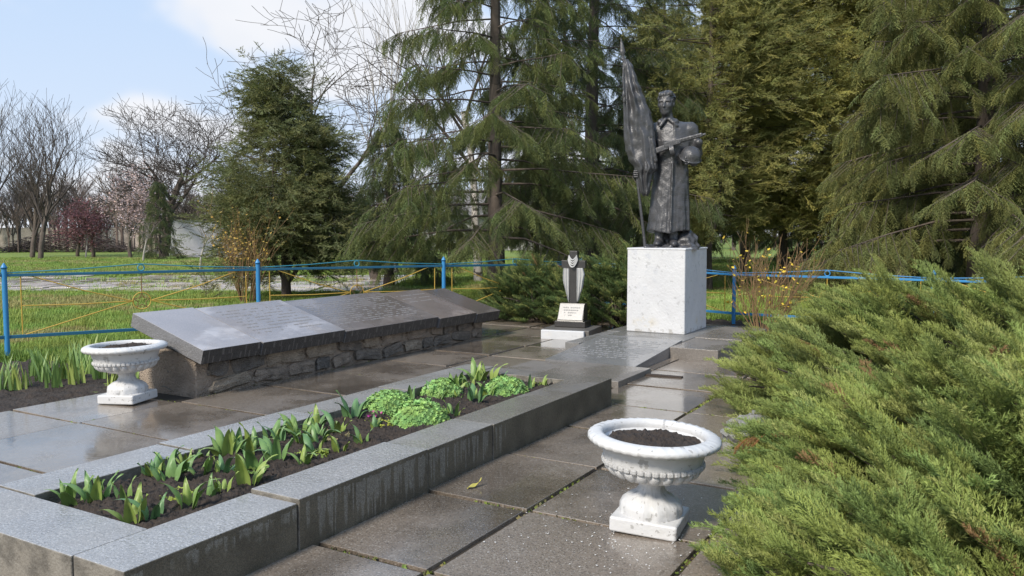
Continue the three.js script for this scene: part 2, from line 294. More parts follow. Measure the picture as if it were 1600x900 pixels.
// ---------------------------------------------------------------- long memorial with sloping slabs on a rubble base
{
  const wall = thing('memorial_tomb', 'long low stone memorial with sloping dark slabs on a rubble base', 'memorial', [-6.9, 0, -7.9]);
  const L = (x, y, z) => [x + 6.9, y, z + 7.9];
  const core = mesh('mortar_core', planarUV(move(rbox(0.86, 0.56, 5.22, 0.02), ...L(-7.0, 0.14, -7.86))), std({ map: texture(256, (u, v) => mix3([0.17, 0.135, 0.105], [0.40, 0.325, 0.255], pfbm(u, v, 6, 36, 5)), true, 1), roughness: 0.9, bumpMap: grainBump, bumpScale: 0.02 }), wall);
  core.position.y = 0.0;
  const stoneMats = [[0.29, 0.235, 0.185], [0.21, 0.18, 0.15], [0.15, 0.135, 0.12], [0.34, 0.28, 0.215]].map((c, k) => std({ map: texture(256, (u, v) => mix3(mul3(c, 0.45), mul3(c, 1.35), pfbm(u, v, 7, 50 + k, 5)), true, 1 / 0.6), roughness: 0.75, bumpMap: grainBump, bumpScale: 0.02 }));
  const r = rngOf(909);
  const stone = (cx, cy, w, h, x, alongX) => {
    const g = new THREE.IcosahedronGeometry(0.5, 2), p = g.attributes.position, sx = r() * 50;
    for (let i = 0; i < p.count; i++) { // squared off lumps
      let a = V().fromBufferAttribute(p, i); const m = Math.max(Math.abs(a.x), Math.abs(a.y), Math.abs(a.z)); a.multiplyScalar(lerp(1, 0.42 / m, 0.62)); a.multiplyScalar(1 + 0.16 * n3(a.x * 3 + sx, a.y * 3, a.z * 3)); p.setXYZ(i, a.x, a.y, a.z);
    }
    if (alongX) g.scale(w * 1.08, h * 1.08, 0.16); else g.scale(0.16, h * 1.08, w * 1.08);
    g.computeVertexNormals();
    const m = mesh('stone', planarUV(g, 1, cx, cy), stoneMats[Math.floor(r() * 4)], wall); m.position.set(...(alongX ? L(cx, cy, x) : L(x, cy, cx))); m.rotation.set((r() - 0.5) * 0.3, (r() - 0.5) * 0.1, (r() - 0.5) * 0.1);
  };
  for (const [y0, y1] of [[0.0, 0.15], [0.15, 0.33]]) {
    let z = -5.30 - r() * 0.1;
    while (z > -10.25) { const w = 0.20 + r() * 0.36; stone(z - w / 2, (y0 + y1) / 2, Math.min(w, z + 10.42), y1 - y0, -6.60, false); z -= w + 0.012; }
    let x = -6.62; while (x > -7.25) { const w = 0.2 + r() * 0.25; stone(x - w / 2, (y0 + y1) / 2, w, y1 - y0, -5.33, true); x -= w + 0.02; }
  }
  const slabSide = texture(512, (u, v) => { // wet black face with pale dried runs
    const g = hash2(Math.floor(u * 256), Math.floor(v * 256), 37), run = smooth(0.60, 0.74, pfbm(u * 2, v * 0.18, 16, 38, 3)); return mix3(mul3([0.050, 0.046, 0.044], 0.6 + 0.8 * g), [0.20, 0.185, 0.17], run * 0.5); }, true, 1 / 0.9);
  // sloping slabs: front top edge at x -6.4, back at -7.44
  const zf = [-5.18, -5.93, -7.20, -9.08, -10.02, -10.70], slabEdge = phys({ map: slabSide, roughness: 0.5, bumpMap: grainBump, bumpScale: 0.006 }), slabEnd = phys({ map: graniteMap, color: rgb(0.55, 0.55, 0.57), roughness: 0.6, bumpMap: grainBump, bumpScale: 0.006 });
  const slabTops = [[2.6, 2.6, 2.65], [2.1, 2.07, 2.1], [1.15, 1.05, 1.0], [1.5, 1.36, 1.28], [1.0, 0.92, 0.88]].map((c) => { const m = slabTop.clone(); m.color = rgb(...c); return m; });
  const q = rngOf(55), letters = std({ color: rgb(0.20, 0.19, 0.185), roughness: 0.6 });
  for (let k = 0; k < 5; k++) {
    const z0 = zf[k + 1] + 0.014, z1 = zf[k] - 0.014, len = z1 - z0, drop = -0.016 * ((zf[k] + zf[k + 1]) / -2 - 5.2), w = Math.hypot(1.04, 0.30), th = 0.145;
    const g = rbox(w, th, len, 0.006, 2), uv = g.attributes.uv, p = g.attributes.position, per = p.count / 6, o = k * 3.7;
    for (let i = 0; i < p.count; i++) { const f = Math.floor(i / per); if (f < 2) uv.setXY(i, p.getZ(i) + o, p.getY(i)); else if (f < 4) uv.setXY(i, p.getX(i) + o, p.getZ(i)); else uv.setXY(i, p.getX(i), p.getY(i)); }
    const m = mesh('slab', g, [slabEdge, slabEdge, slabTops[k], slabEdge, slabEnd, slabEnd], wall);
    m.rotation.z = -Math.atan2(0.305, 1.04);
    m.position.set(...L(-6.92, 0.63 - th / 2 * 1.04 + drop, (z0 + z1) / 2)); m.position.y += (q() - 0.5) * 0.016; m.position.x += (q() - 0.5) * 0.014;
    // rows of worn cut lettering, each row one inlay
    if (k < 4) {
      const nRows = [0, 9, 12, 3][k]; const b = [];
      for (let j = 0; j < nRows; j++) { let z = len / 2 - 0.14; while (z > -len / 2 + 0.16) { const cw = 0.018 + q() * 0.05; if (q() < 0.8) { const s = new THREE.BoxGeometry(0.022, 0.002, cw); s.translate(-0.36 + j * (0.74 / Math.max(6, nRows)), th / 2 + 0.0002, z - cw / 2); b.push(s); } z -= cw + 0.014 + (q() < 0.15 ? 0.06 : 0); } }
      if (b.length) { const e = mesh('worn_lettering', mergeGeometries(b), letters, m); e.userData.kind = 'stuff'; }
    }
  }
}

// ---------------------------------------------------------------- pedestal, platform, plaque
{
  const plat = thing('statue_platform', 'low dark granite platform stepped round the white pedestal', 'platform', [-3.9, 0, -10.8]);
  const B = (name, x0, x1, z0, z1, y0, y1, mat = graniteWetTop) => { const m = mesh(name, planarUV(rbox(x1 - x0 - 0.006, y1 - y0, z1 - z0 - 0.006, 0.008), 1, x0, z0), mat, plat); m.position.set((x0 + x1) / 2 + 3.9, (y0 + y1) / 2, (z0 + z1) / 2 + 10.8); return m; };
  const graniteWetTop = phys({ map: graniteDark, color: rgb(1.65, 1.6, 1.55), roughness: 1, roughnessMap: patchRough, bumpMap: grainBump, bumpScale: 0.003, ior: 1.55 });
  const mid = phys({ map: graniteMap, color: rgb(0.62, 0.61, 0.59), roughness: 1, roughnessMap: patchRough, bumpMap: grainBump, bumpScale: 0.003 });
  B('platform_block', -3.40, -2.78, -10.85, -9.83, -0.03, 0.140, graniteWetTop); B('platform_block', -3.40, -2.76, -12.3, -10.85, -0.03, 0.150, graniteWetTop);
  B('platform_block', -4.76, -4.55, -11.0, -9.62, -0.03, 0.135, mid); B('platform_block', -4.76, -4.55, -12.3, -11.0, -0.03, 0.14, mid);
  B('platform_core', -4.55, -3.40, -12.3, -10.28, -0.03, 0.145, mid);
  // the sloping inscription slab, a wedge
  const s = new THREE.Shape(); s.moveTo(0, 0); s.lineTo(1.66, 0); s.lineTo(1.66, 0.165); s.lineTo(0, 0.055);
  const wg = planarUV(new THREE.ExtrudeGeometry(s, { depth: 1.14, bevelEnabled: true, bevelSize: 0.004, bevelThickness: 0.004, bevelSegments: 1 }).rotateY(Math.PI / 2), 1);
  const wedge = mesh('inscription_slab', wg, phys({ map: graniteMap, color: rgb(0.66, 0.66, 0.67), roughness: 1, roughnessMap: slabRough, bumpMap: grainBump, bumpScale: 0.001, ior: 1.6 }), plat); wedge.position.set(-4.54 + 3.9, 0.0, -8.66 + 10.8);
  const b = [], q = rngOf(66), sl = Math.atan2(0.11, 1.66); for (let j = 0; j < 11; j++) { let x = 0.12; while (x < 0.98) { const cw = 0.015 + q() * 0.045; if (q() < 0.82) b.push(new THREE.BoxGeometry(cw, 0.002, 0.03).rotateX(sl).translate(x + cw / 2, 0.055 + (0.35 + j * 0.105) * Math.tan(sl) + 0.0049, -0.35 - j * 0.105)); x += cw + 0.012 + (q() < 0.15 ? 0.05 : 0); } }
  const le = mesh('worn_lettering', mergeGeometries(b), std({ color: rgb(0.225, 0.225, 0.225), roughness: 0.6 }), wedge); le.userData.kind = 'stuff';
  const tg = rbox(0.95, 0.075, 0.95, 0.008); const tongue = mesh('front_slab', planarUV(tg, 1, 2, 3), graniteWetTop, plat); tongue.position.set(-3.68 + 3.9, 0.022, -8.19 + 10.8);
  const lip = mesh('front_slab', planarUV(rbox(0.5, 0.05, 0.86, 0.008), 1, 5, 1), graniteWetTop, plat); lip.position.set(-4.43 + 3.9, 0.018, -8.16 + 10.8);
  const pedMap = texture(512, (u, v) => { // 1.4 m a repeat; x -0.7..0.7 and y -0.7..0.7 wrap round 0
    const x = (u > 0.5 ? u - 1 : u) * 1.4, y = (v > 0.5 ? v - 1 : v) * 1.4, b = pfbm(u, v, 6, 113, 5), f = pfbm(u, v, 30, 114, 3);
    let c = mix3([0.50, 0.505, 0.52], [0.60, 0.602, 0.608], b);
    const blot = smooth(0.55, 0.72, pfbm(u, v, 14, 115, 4)); c = mix3(c, [0.34, 0.37, 0.44], blot * 0.35 * smooth(0.55, 0.05, Math.hypot((x + 0.22) * 1.2, y - 0.33)));
    c = mix3(c, [0.50, 0.42, 0.27], 0.55 * smooth(0.40, 0.62, b * 0.6 + f * 0.4) * smooth(0.22, 0.05, Math.hypot((x + 0.18) * 0.8, (y + 0.45) * 1.9)));
    c = mix3(c, [0.30, 0.28, 0.24], 0.6 * smooth(0.50, 0.66, pfbm(u, v, 24, 116, 4)) * (y < -0.54 ? 1 : 0.06)); return mix3(c, [0.33, 0.33, 0.33], 0.5 * smooth(0.71, 0.77, f));
  }, true, 1 / 1.4), pedPaint = std({ map: pedMap, roughness: 0.6, bumpMap: whiteBump, bumpScale: 0.007 });
  const ped = thing('statue_pedestal', 'whitewashed rectangular pedestal under the soldier statue', 'pedestal', [-4.035, 0.145, -11.55]);
  const pg = rbox(0.86, 1.205, 1.02, 0.016, 9), pp = pg.attributes.position; for (let i = 0; i < pp.count; i++) { const X = pp.getX(i), Y = pp.getY(i), Z = pp.getZ(i); pp.setXYZ(i, X * (1 - 0.012 * Y) + 0.004 * n3(X * 2, Y * 5, Z * 2), Y + 0.003 * n3(X * 6, 1, Z * 6), Z + 0.004 * n3(X * 2, Y * 5, 9)); }
  const pm = mesh('plinth_body', planarUV(pg), pedPaint, ped); pm.position.y = 0.6025;
  const ledge = mesh('top_ledge', planarUV(rbox(0.875, 0.03, 1.035, 0.012, 2)), whitewash, ped); ledge.position.y = 1.192;
}

{ // a dark iron bar let into the paving
  const b = mesh('iron_bar', rbox(0.40, 0.02, 0.085, 0.005), std({ color: rgb(0.055, 0.038, 0.028), roughness: 0.8, bumpMap: grainBump, bumpScale: 0.004 })); b.position.set(-3.0, 0.009, -8.52); b.rotation.y = 0.06; dress(b, 'flat dark iron bar lying on the paving before the platform', 'bar');
}

// ---------------------------------------------------------------- surface nets for sculpted shapes
function sculpt(sdf, lo, hi, cell) {
  const nx = Math.ceil((hi[0] - lo[0]) / cell) + 1, ny = Math.ceil((hi[1] - lo[1]) / cell) + 1, nz = Math.ceil((hi[2] - lo[2]) / cell) + 1, F = new Float32Array(nx * ny * nz).fill(9), C = 4;
  for (let k = 0; k < nz; k += C) for (let j = 0; j < ny; j += C) for (let i = 0; i < nx; i += C) {
    const d = sdf(lo[0] + (i + C / 2) * cell, lo[1] + (j + C / 2) * cell, lo[2] + (k + C / 2) * cell), far = Math.abs(d) > C * cell * 1.6;
    for (let c = k; c < Math.min(nz, k + C); c++) for (let b = j; b < Math.min(ny, j + C); b++) for (let a = i; a < Math.min(nx, i + C); a++) F[(c * ny + b) * nx + a] = far ? d : sdf(lo[0] + a * cell, lo[1] + b * cell, lo[2] + c * cell);
  }
  const id = new Int32Array(nx * ny * nz).fill(-1), P = [], I = [], at = (i, j, k) => (k * ny + j) * nx + i;
  for (let k = 0; k + 1 < nz; k++) for (let j = 0; j + 1 < ny; j++) for (let i = 0; i + 1 < nx; i++) {
    let m = 0; const v = []; for (let q = 0; q < 8; q++) { const f = F[at(i + (q & 1), j + ((q >> 1) & 1), k + (q >> 2))]; v.push(f); if (f < 0) m |= 1 << q; }
    if (m === 0 || m === 255) continue;
    let x = 0, y = 0, z = 0, n = 0;
    for (const [a, b] of [[0, 1], [2, 3], [4, 5], [6, 7], [0, 2], [1, 3], [4, 6], [5, 7], [0, 4], [1, 5], [2, 6], [3, 7]]) if ((v[a] < 0) !== (v[b] < 0)) { const t = v[a] / (v[a] - v[b]); x += lerp(a & 1, b & 1, t); y += lerp((a >> 1) & 1, (b >> 1) & 1, t); z += lerp(a >> 2, b >> 2, t); n++; }
    id[at(i, j, k)] = P.length / 3; P.push(lo[0] + (i + x / n) * cell, lo[1] + (j + y / n) * cell, lo[2] + (k + z / n) * cell);
  }
  const quad = (a, b, c, d, flip) => { if (a < 0 || b < 0 || c < 0 || d < 0) return; flip ? I.push(a, c, b, a, d, c) : I.push(a, b, c, a, c, d); };
  for (let k = 1; k + 1 < nz; k++) for (let j = 1; j + 1 < ny; j++) for (let i = 1; i + 1 < nx; i++) {
    const f = F[at(i, j, k)] < 0;
    if (f !== F[at(i + 1, j, k)] < 0) quad(id[at(i, j - 1, k - 1)], id[at(i, j, k - 1)], id[at(i, j, k)], id[at(i, j - 1, k)], !f);
    if (f !== F[at(i, j + 1, k)] < 0) quad(id[at(i - 1, j, k - 1)], id[at(i - 1, j, k)], id[at(i, j, k)], id[at(i, j, k - 1)], !f);
    if (f !== F[at(i, j, k + 1)] < 0) quad(id[at(i - 1, j - 1, k)], id[at(i, j - 1, k)], id[at(i, j, k)], id[at(i - 1, j, k)], !f);
  }
  const g = new THREE.BufferGeometry(); g.setAttribute('position', new THREE.Float32BufferAttribute(P, 3)); g.setIndex(I); g.computeVertexNormals(); return g;
}
const smin = (a, b, k) => { const h = Math.max(k - Math.abs(a - b), 0) / k; return Math.min(a, b) - h * h * k * 0.25; };
const sEll = (x, y, z, c, r) => { const a = (x - c[0]) / r[0], b = (y - c[1]) / r[1], d = (z - c[2]) / r[2], k0 = Math.hypot(a, b, d), k1 = Math.hypot(a / r[0], b / r[1], d / r[2]); return k0 < 1e-6 ? -Math.min(...r) : k0 * (k0 - 1) / k1; };
const sCap = (x, y, z, a, b, ra, rb) => { const bx = b[0] - a[0], by = b[1] - a[1], bz = b[2] - a[2], t = clamp(((x - a[0]) * bx + (y - a[1]) * by + (z - a[2]) * bz) / (bx * bx + by * by + bz * bz)); return Math.hypot(x - a[0] - bx * t, y - a[1] - by * t, z - a[2] - bz * t) - lerp(ra, rb, t); };
const sBox = (x, y, z, c, h, r) => { const a = Math.abs(x - c[0]) - h[0] + r, b = Math.abs(y - c[1]) - h[1] + r, d = Math.abs(z - c[2]) - h[2] + r; return Math.hypot(Math.max(a, 0), Math.max(b, 0), Math.max(d, 0)) + Math.min(Math.max(a, b, d), 0) - r; };

// ---------------------------------------------------------------- soldier statue
{
  const metalBump = texture(512, (u, v) => { const a = pfbm(u, v, 10, 81, 5), b = pfbm(u, v, 50, 82, 3); const h = a * 0.5 + b * 0.5; return [h, h, h]; }, false, 2.2);
  const metalMap = texture(512, (u, v) => { const a = pfbm(u, v, 6, 83, 5), g = smooth(0.6, 0.75, pfbm(u, v, 9, 84, 4)); return mix3(mix3([0.054, 0.054, 0.058], [0.082, 0.081, 0.086], a), [0.12, 0.12, 0.125], g * 0.12); }, true, 1.6);
  const metal = std({ map: metalMap, roughness: 0.33, metalness: 0.2, bumpMap: metalBump, bumpScale: 0.007 });
  const st = thing('soldier_statue', 'dark grey soldier statue with furled flag standing on the white pedestal', 'statue', [-3.98, 1.352, -11.52], Math.atan2(3.98, 11.52));
  const hx = -0.096;
  const body = (x, y, z) => {
    // greatcoat skirt
    const t = clamp((1.42 - y) / 1.19), cx = lerp(0.0, -0.042, t), th = Math.atan2(z - 0.0, x - cx), rx = lerp(0.225, 0.305, t), rz = lerp(0.165, 0.245, t);
    const ce = Math.cos(th), se = Math.sin(th), re = rx * rz / Math.hypot(rz * ce, rx * se), fold = 1 + t * (0.05 * n3(Math.cos(th) * 2.2, y * 0.5, Math.sin(th) * 2.2) + 0.035 * n3(Math.cos(th) * 4.5, y * 0.8 + 5, Math.sin(th) * 4.5)) + 0.02 * n3(x * 5, y * 4, z * 5);
    let skirt = Math.max((Math.hypot(x - cx, z) - re * fold) * 0.85, 0.228 + 0.02 * Math.sin(th * 3) - y, y - 1.5);
    const flap = Math.max(sBox(x - (y - 0.8) * 0.02, y, z, [-0.02 + 0.02, 0.72, 0.20 + (1.2 - y) * 0.05], [0.012, 0.49, 0.05], 0.01), -1); skirt = smin(skirt, flap, 0.02);
    let d = skirt;
    d = smin(d, sEll(x, y, z, [0.01, 1.44, 0.0], [0.245, 0.24, 0.175]), 0.10);
    d = smin(d, sEll(x, y, z, [0.005, 1.62, 0.0], [0.265, 0.20, 0.170]), 0.08);
    d = smin(d, sCap(x, y, z, [-0.23, 1.71, -0.01], [0.25, 1.70, -0.01], 0.085, 0.09), 0.08);
    d = smin(d, sCap(x, y, z, [hx * 0.5, 1.74, -0.02], [hx * 0.9, 1.95, 0.01], 0.10, 0.075), 0.05);
    // belt and lapel seam, collar
    d = smin(d, Math.max(Math.abs(y - 1.335) - 0.024, Math.hypot((x - 0.005) / 1.36, z) - 0.182) , 0.012);
    d = smin(d, sBox(x, y, z, [0.03, 1.60, 0.158], [0.012, 0.2, 0.018], 0.008), 0.02);
    for (const s of [-1, 1]) { d = smin(d, sCap(x, y, z, [hx * 0.8 + s * 0.03, 1.835, 0.115], [hx * 0.6 + s * 0.12, 1.735, 0.150], 0.026, 0.022), 0.012); d = smin(d, sCap(x, y, z, [hx * 0.7 + s * 0.115, 1.80, 0.10], [hx * 0.7 + s * 0.11, 1.83, -0.07], 0.035, 0.035), 0.03); d = smin(d, sBox(x, y, z, [s * 0.215 + 0.01, 1.782, -0.01], [0.06, 0.008, 0.035], 0.006), 0.02); }
    // right arm, down to the pole
    d = smin(d, sCap(x, y, z, [-0.265, 1.69, 0.0], [-0.36, 1.34, 0.02], 0.10, 0.085), 0.05); d = smin(d, sCap(x, y, z, [-0.36, 1.34, 0.02], [-0.445, 1.10, 0.16], 0.088, 0.066), 0.03);
    // left arm, bent round the helmet
    d = smin(d, sCap(x, y, z, [0.265, 1.69, 0.0], [0.335, 1.36, -0.03], 0.098, 0.088), 0.05); d = smin(d, sCap(x, y, z, [0.335, 1.36, -0.03], [0.30, 1.215, 0.21], 0.088, 0.066), 0.03);
    d = smin(d, sCap(x, y, z, [0.335, 1.36, -0.03], [0.37, 1.50, 0.09], 0.07, 0.055), 0.03);
    // boots
    for (const [bx, bz, tx] of [[-0.17, 0.14, -0.22], [0.035, 0.17, 0.045]]) { d = smin(d, sCap(x, y, z, [bx, 0.30, 0.03], [bx, 0.09, 0.06], 0.075, 0.062), 0.03); d = smin(d, sEll(x, y, z, [(bx + tx) / 2, 0.055, bz], [0.062, 0.058, 0.145]), 0.05); }
    return d + 0.004 * n3(x * 11, y * 7, z * 11);
  };
  const head = (X, y, z) => {
    const a = 0.22, c = Math.cos(a), s = Math.sin(a), ox = X - hx, oz = z - 0.03, x = ox * c + oz * s, zz = -ox * s + oz * c; // looks a little to its right
    y += 0.10 * zz; // and down
    let d = sEll(x, y, zz, [0, 2.095, -0.005], [0.108, 0.135, 0.128]);
    d = smin(d, sEll(x, y, zz, [0, 2.01, 0.035], [0.085, 0.115, 0.088]), 0.05);
    d = smin(d, sEll(x, y, zz, [0, 1.935, 0.075], [0.042, 0.03, 0.034]), 0.04);
    d = smin(d, sCap(x, y, zz, [0, 2.085, 0.118], [0, 2.025, 0.146], 0.011, 0.018), 0.014);
    d = smin(d, sCap(x, y, zz, [-0.065, 2.105, 0.100], [0.065, 2.105, 0.100], 0.018, 0.018), 0.02);
    for (const q of [-1, 1]) { d = -smin(-d, sEll(x, y, zz, [q * 0.043, 2.078, 0.118], [0.024, 0.015, 0.018]), 0.012); d = smin(d, sEll(x, y, zz, [q * 0.043, 2.076, 0.100], [0.018, 0.010, 0.014]), 0.006); d = smin(d, sEll(x, y, zz, [q * 0.108, 2.055, -0.005], [0.016, 0.04, 0.026]), 0.012); d = smin(d, sEll(x, y, zz, [q * 0.056, 2.035, 0.085], [0.03, 0.025, 0.025]), 0.03); }
    d = smin(d, sEll(x, y, zz, [0, 1.985, 0.112], [0.034, 0.008, 0.014]), 0.008); d = smin(d, sEll(x, y, zz, [0, 1.970, 0.108], [0.028, 0.009, 0.014]), 0.008);
    d = smin(d, sCap(X, y, z, [hx * 0.5, 1.74, -0.02], [hx * 0.95, 1.98, 0.02], 0.09, 0.074), 0.03);
    let hair = sEll(x, y, zz, [0.0, 2.14, -0.03], [0.120, 0.115, 0.132]); hair = Math.max(hair, 2.10 + 0.35 * (zz - 0.02) - y); hair += 0.014 * Math.sin(x * 60 + zz * 30 + 6 * n3(x * 9, y * 9, zz * 9)); 
    const quiff = sCap(x, y, zz, [-0.06, 2.195, 0.085], [0.07, 2.205, 0.07], 0.034, 0.036) + 0.008 * Math.sin(x * 80 + zz * 40);
    return smin(smin(d, hair, 0.012), quiff, 0.02);
  };
  const hand = (p, dir) => (x, y, z) => { // a fist: palm, four bent fingers, thumb
    const q = [x - p[0], y - p[1], z - p[2]]; let d = sEll(...q, [0, 0, -0.015], [0.045, 0.052, 0.040]);
    for (let k = 0; k < 4; k++) { const yy = 0.042 - k * 0.027, l = [0.9, 1, 0.95, 0.8][k]; d = smin(d, sCap(...q, [dir * 0.035, yy, 0.0], [dir * 0.038 * l, yy, 0.045 * l], 0.0125, 0.0115), 0.006); d = Math.min(d, sCap(...q, [dir * 0.038 * l, yy, 0.045 * l], [-dir * 0.02 * l, yy, 0.062 * l], 0.0115, 0.010)); }
    return smin(d, sCap(...q, [-dir * 0.028, 0.025, 0.01], [-dir * 0.012, 0.062, 0.052], 0.016, 0.012), 0.01);
  };
  const poleX = (y) => lerp(-0.365, -0.70, y / 2.67), poleZ = 0.24;
  const hr = hand([poleX(1.05), 1.05, poleZ - 0.005], -1), hl = hand([0.20, 1.215, 0.325], 1);
  const gs = [sculpt(body, [-0.62, 0.0, -0.42], [0.52, 2.02, 0.44], 0.0115), sculpt(head, [-0.27, 1.84, -0.19], [0.08, 2.30, 0.25], 0.005), sculpt(hr, [poleX(1.05) - 0.1, 0.95, poleZ - 0.1], [poleX(1.05) + 0.1, 1.15, poleZ + 0.1], 0.005), sculpt(hl, [0.1, 1.11, 0.22], [0.3, 1.32, 0.42], 0.005)];
  mesh('body', planarUV(mergeGeometries(gs)), metal, st);
  // creased normals come from planarUV's split faces, so smooth them again
  const fix = (o) => { const g = o.geometry; g.computeVertexNormals(); };
  st.children.forEach((c) => { const g = mergeGeometries(gs); g.setAttribute('uv', new THREE.Float32BufferAttribute(Array.from({ length: g.attributes.position.count }, (_, i) => [g.attributes.position.getX(i) + g.attributes.position.getZ(i) * 0.7, g.attributes.position.getY(i)]).flat(), 2)); c.geometry = g; });
  const uvOf = (g, s = 1) => { const p = g.attributes.position, u = []; for (let i = 0; i < p.count; i++) u.push((p.getX(i) + 0.7 * p.getZ(i)) * s, p.getY(i) * s); g.setAttribute('uv', new THREE.Float32BufferAttribute(u, 2)); return g; };
  // flag: a furled cloth hanging round the staff
  const prof = [[140, 95, 118], [170, 94, 137], [220, 95, 152], [260, 96, 169], [300, 97, 186], [350, 99, 206], [400, 100, 217], [440, 101, 222], [480, 107, 227], [520, 119, 231], [560, 143, 233], [585, 150, 214], [620, 159, 207], [650, 166, 205], [664, 176, 198]];
  {
    const rows = 110, cols = 96, P = [], I = [];
    for (let j = 0; j <= rows; j++) {
      const cy = lerp(140, 664, j / rows); let k = 0; while (k < prof.length - 2 && prof[k + 1][0] < cy) k++;
      const f = smooth(0, 1, (cy - prof[k][0]) / (prof[k + 1][0] - prof[k][0])), l = (lerp(prof[k][1], prof[k + 1][1], f) - 288) * 0.003677, r = (lerp(prof[k][2], prof[k + 1][2], f) - 288) * 0.003677, y = (867 - cy) * 0.003677, w = (r - l) / 2, mid = (l + r) / 2, t = j / rows;
      for (let i = 0; i < cols; i++) {
        const th = i / cols * Math.PI * 2, amp = 0.26 * smooth(0, 0.25, t), q = 1 + amp * (0.75 * (1 - 2 * Math.abs(Math.sin(th * 3.5 + t * 2.6 + 0.4 * n2(t * 3, 1)))) + 0.45 * Math.sin(th * 9 - t * 5 + 1) + 0.4 * n2(th * 2, t * 5)) * Math.abs(Math.sin(th)) ;
        const dz = Math.min(0.14, w * 0.8 + 0.015);
        P.push(mid + Math.cos(th) * w, y + 0.006 * n2(th * 2, t * 8), poleZ - 0.02 + Math.sin(th) * dz * q + 0.012 * n3(mid + Math.cos(th), y * 5, Math.sin(th) * 2));
      }
    }
    for (let j = 0; j < rows; j++) for (let i = 0; i < cols; i++) { const a = j * cols + i, b = j * cols + (i + 1) % cols; I.push(a, a + cols, b, b, a + cols, b + cols); }
    for (const j of [0, rows]) { const c = P.length / 3; let x = 0, y = 0, z = 0; for (let i = 0; i < cols; i++) { x += P[(j * cols + i) * 3]; y += P[(j * cols + i) * 3 + 1]; z += P[(j * cols + i) * 3 + 2]; } P.push(x / cols, y / cols, z / cols); for (let i = 0; i < cols; i++) { const a = j * cols + i, b = j * cols + (i + 1) % cols; j ? I.push(a, c, b) : I.push(a, b, c); } }
    const g = new THREE.BufferGeometry(); g.setAttribute('position', new THREE.Float32BufferAttribute(P.map((v, i) => i % 3 === 0 ? v : v), 3)); g.setIndex(I.map((v, i) => I[i - i % 3 + [0, 2, 1][i % 3]])); g.computeVertexNormals();
    const fl = mesh('flag', uvOf(g), metal, st);
    // the loose corner folded over in front
    const fold = (x, y, z) => { let d = 9; for (let k = 0; k < 4; k++) d = smin(d, sCap(x, y, z, [-0.40 + k * 0.038, 1.62 - k * 0.03, poleZ + 0.07], [-0.355 + k * 0.042, 1.10 + k * 0.03 * (k - 1.5), poleZ + 0.105 - k * 0.02], 0.018, 0.030), 0.014); return d + 0.003 * n3(x * 20, y * 10, z * 20); };
    mesh('fold', uvOf(sculpt(fold, [-0.5, 0.98, 0.22], [-0.12, 1.72, 0.42], 0.008)), metal, fl);
    for (const [tx, ty] of [[-0.685, 2.20], [-0.675, 2.13]]) mesh('tassel', uvOf(new THREE.LatheGeometry([[0.001, 0.03], [0.014, 0.028], [0.012, 0.01], [0.024, -0.015], [0.027, -0.075], [0.001, -0.078]].map(([a, b]) => new THREE.Vector2(a, b)), 10).translate(tx, ty, poleZ + 0.09)), metal, fl);
    mesh('cord', uvOf(new MB().tube([V(-0.695, 2.62, poleZ + 0.03), V(-0.70, 2.4, poleZ + 0.09), V(-0.69, 2.22, poleZ + 0.095)], [0.009, 0.009, 0.009], 6).geo()), metal, fl);
    const staff = mesh('flag_staff', uvOf(new MB().tube([V(poleX(0), 0, poleZ), V(poleX(1.3), 1.3, poleZ), V(poleX(2.72), 2.72, poleZ)], [0.021, 0.02, 0.018], 10).geo()), metal, st);
    const fin = new THREE.LatheGeometry([[0.001, 0], [0.03, 0.005], [0.034, 0.03], [0.02, 0.055], [0.018, 0.075], [0.036, 0.11], [0.038, 0.14], [0.022, 0.24], [0.001, 0.335]].map(([a, b]) => new THREE.Vector2(a, b)), 12).scale(1, 1, 0.55).rotateZ(0.125).translate(poleX(2.66), 2.655, poleZ);
    mesh('spearhead', uvOf(fin), metal, staff);
  }
  { // submachine gun held across the chest
    const g = new THREE.Group(); g.name = 'submachine_gun'; st.add(g); g.position.set(0.045, 1.475, 0.285); g.rotation.z = Math.atan2(0.16, 0.67); g.rotation.y = -0.08;
    const bar = mesh('barrel_shroud', uvOf(rbox(0.34, 0.062, 0.055, 0.02, 3).translate(0.215, 0.02, 0)), metal, g);
    const holes = []; for (let k = 0; k < 6; k++) holes.push(new THREE.CylinderGeometry(0.011, 0.011, 0.006, 10).rotateX(Math.PI / 2).scale(1.8, 1, 1).translate(0.09 + k * 0.048, 0.02, 0.0255)); mesh('cooling_slot', uvOf(mergeGeometries(holes)), std({ color: rgb(0.02, 0.02, 0.022), roughness: 0.7 }), bar);
    mesh('muzzle', uvOf(new THREE.CylinderGeometry(0.016, 0.016, 0.05, 10).rotateZ(Math.PI / 2).translate(0.40, 0.018, 0)), metal, g);
    mesh('receiver', uvOf(rbox(0.24, 0.08, 0.06, 0.014, 3).translate(-0.05, 0.012, 0)), metal, g);
    mesh('stock', uvOf(rbox(0.24, 0.085, 0.05, 0.02, 3).rotateZ(0.10).translate(-0.23, -0.028, 0)), metal, g);
    mesh('drum_magazine', uvOf(new THREE.CylinderGeometry(0.078, 0.078, 0.062, 26).rotateZ(Math.PI / 2).translate(-0.07, -0.085, 0.0)), metal, g);
  }
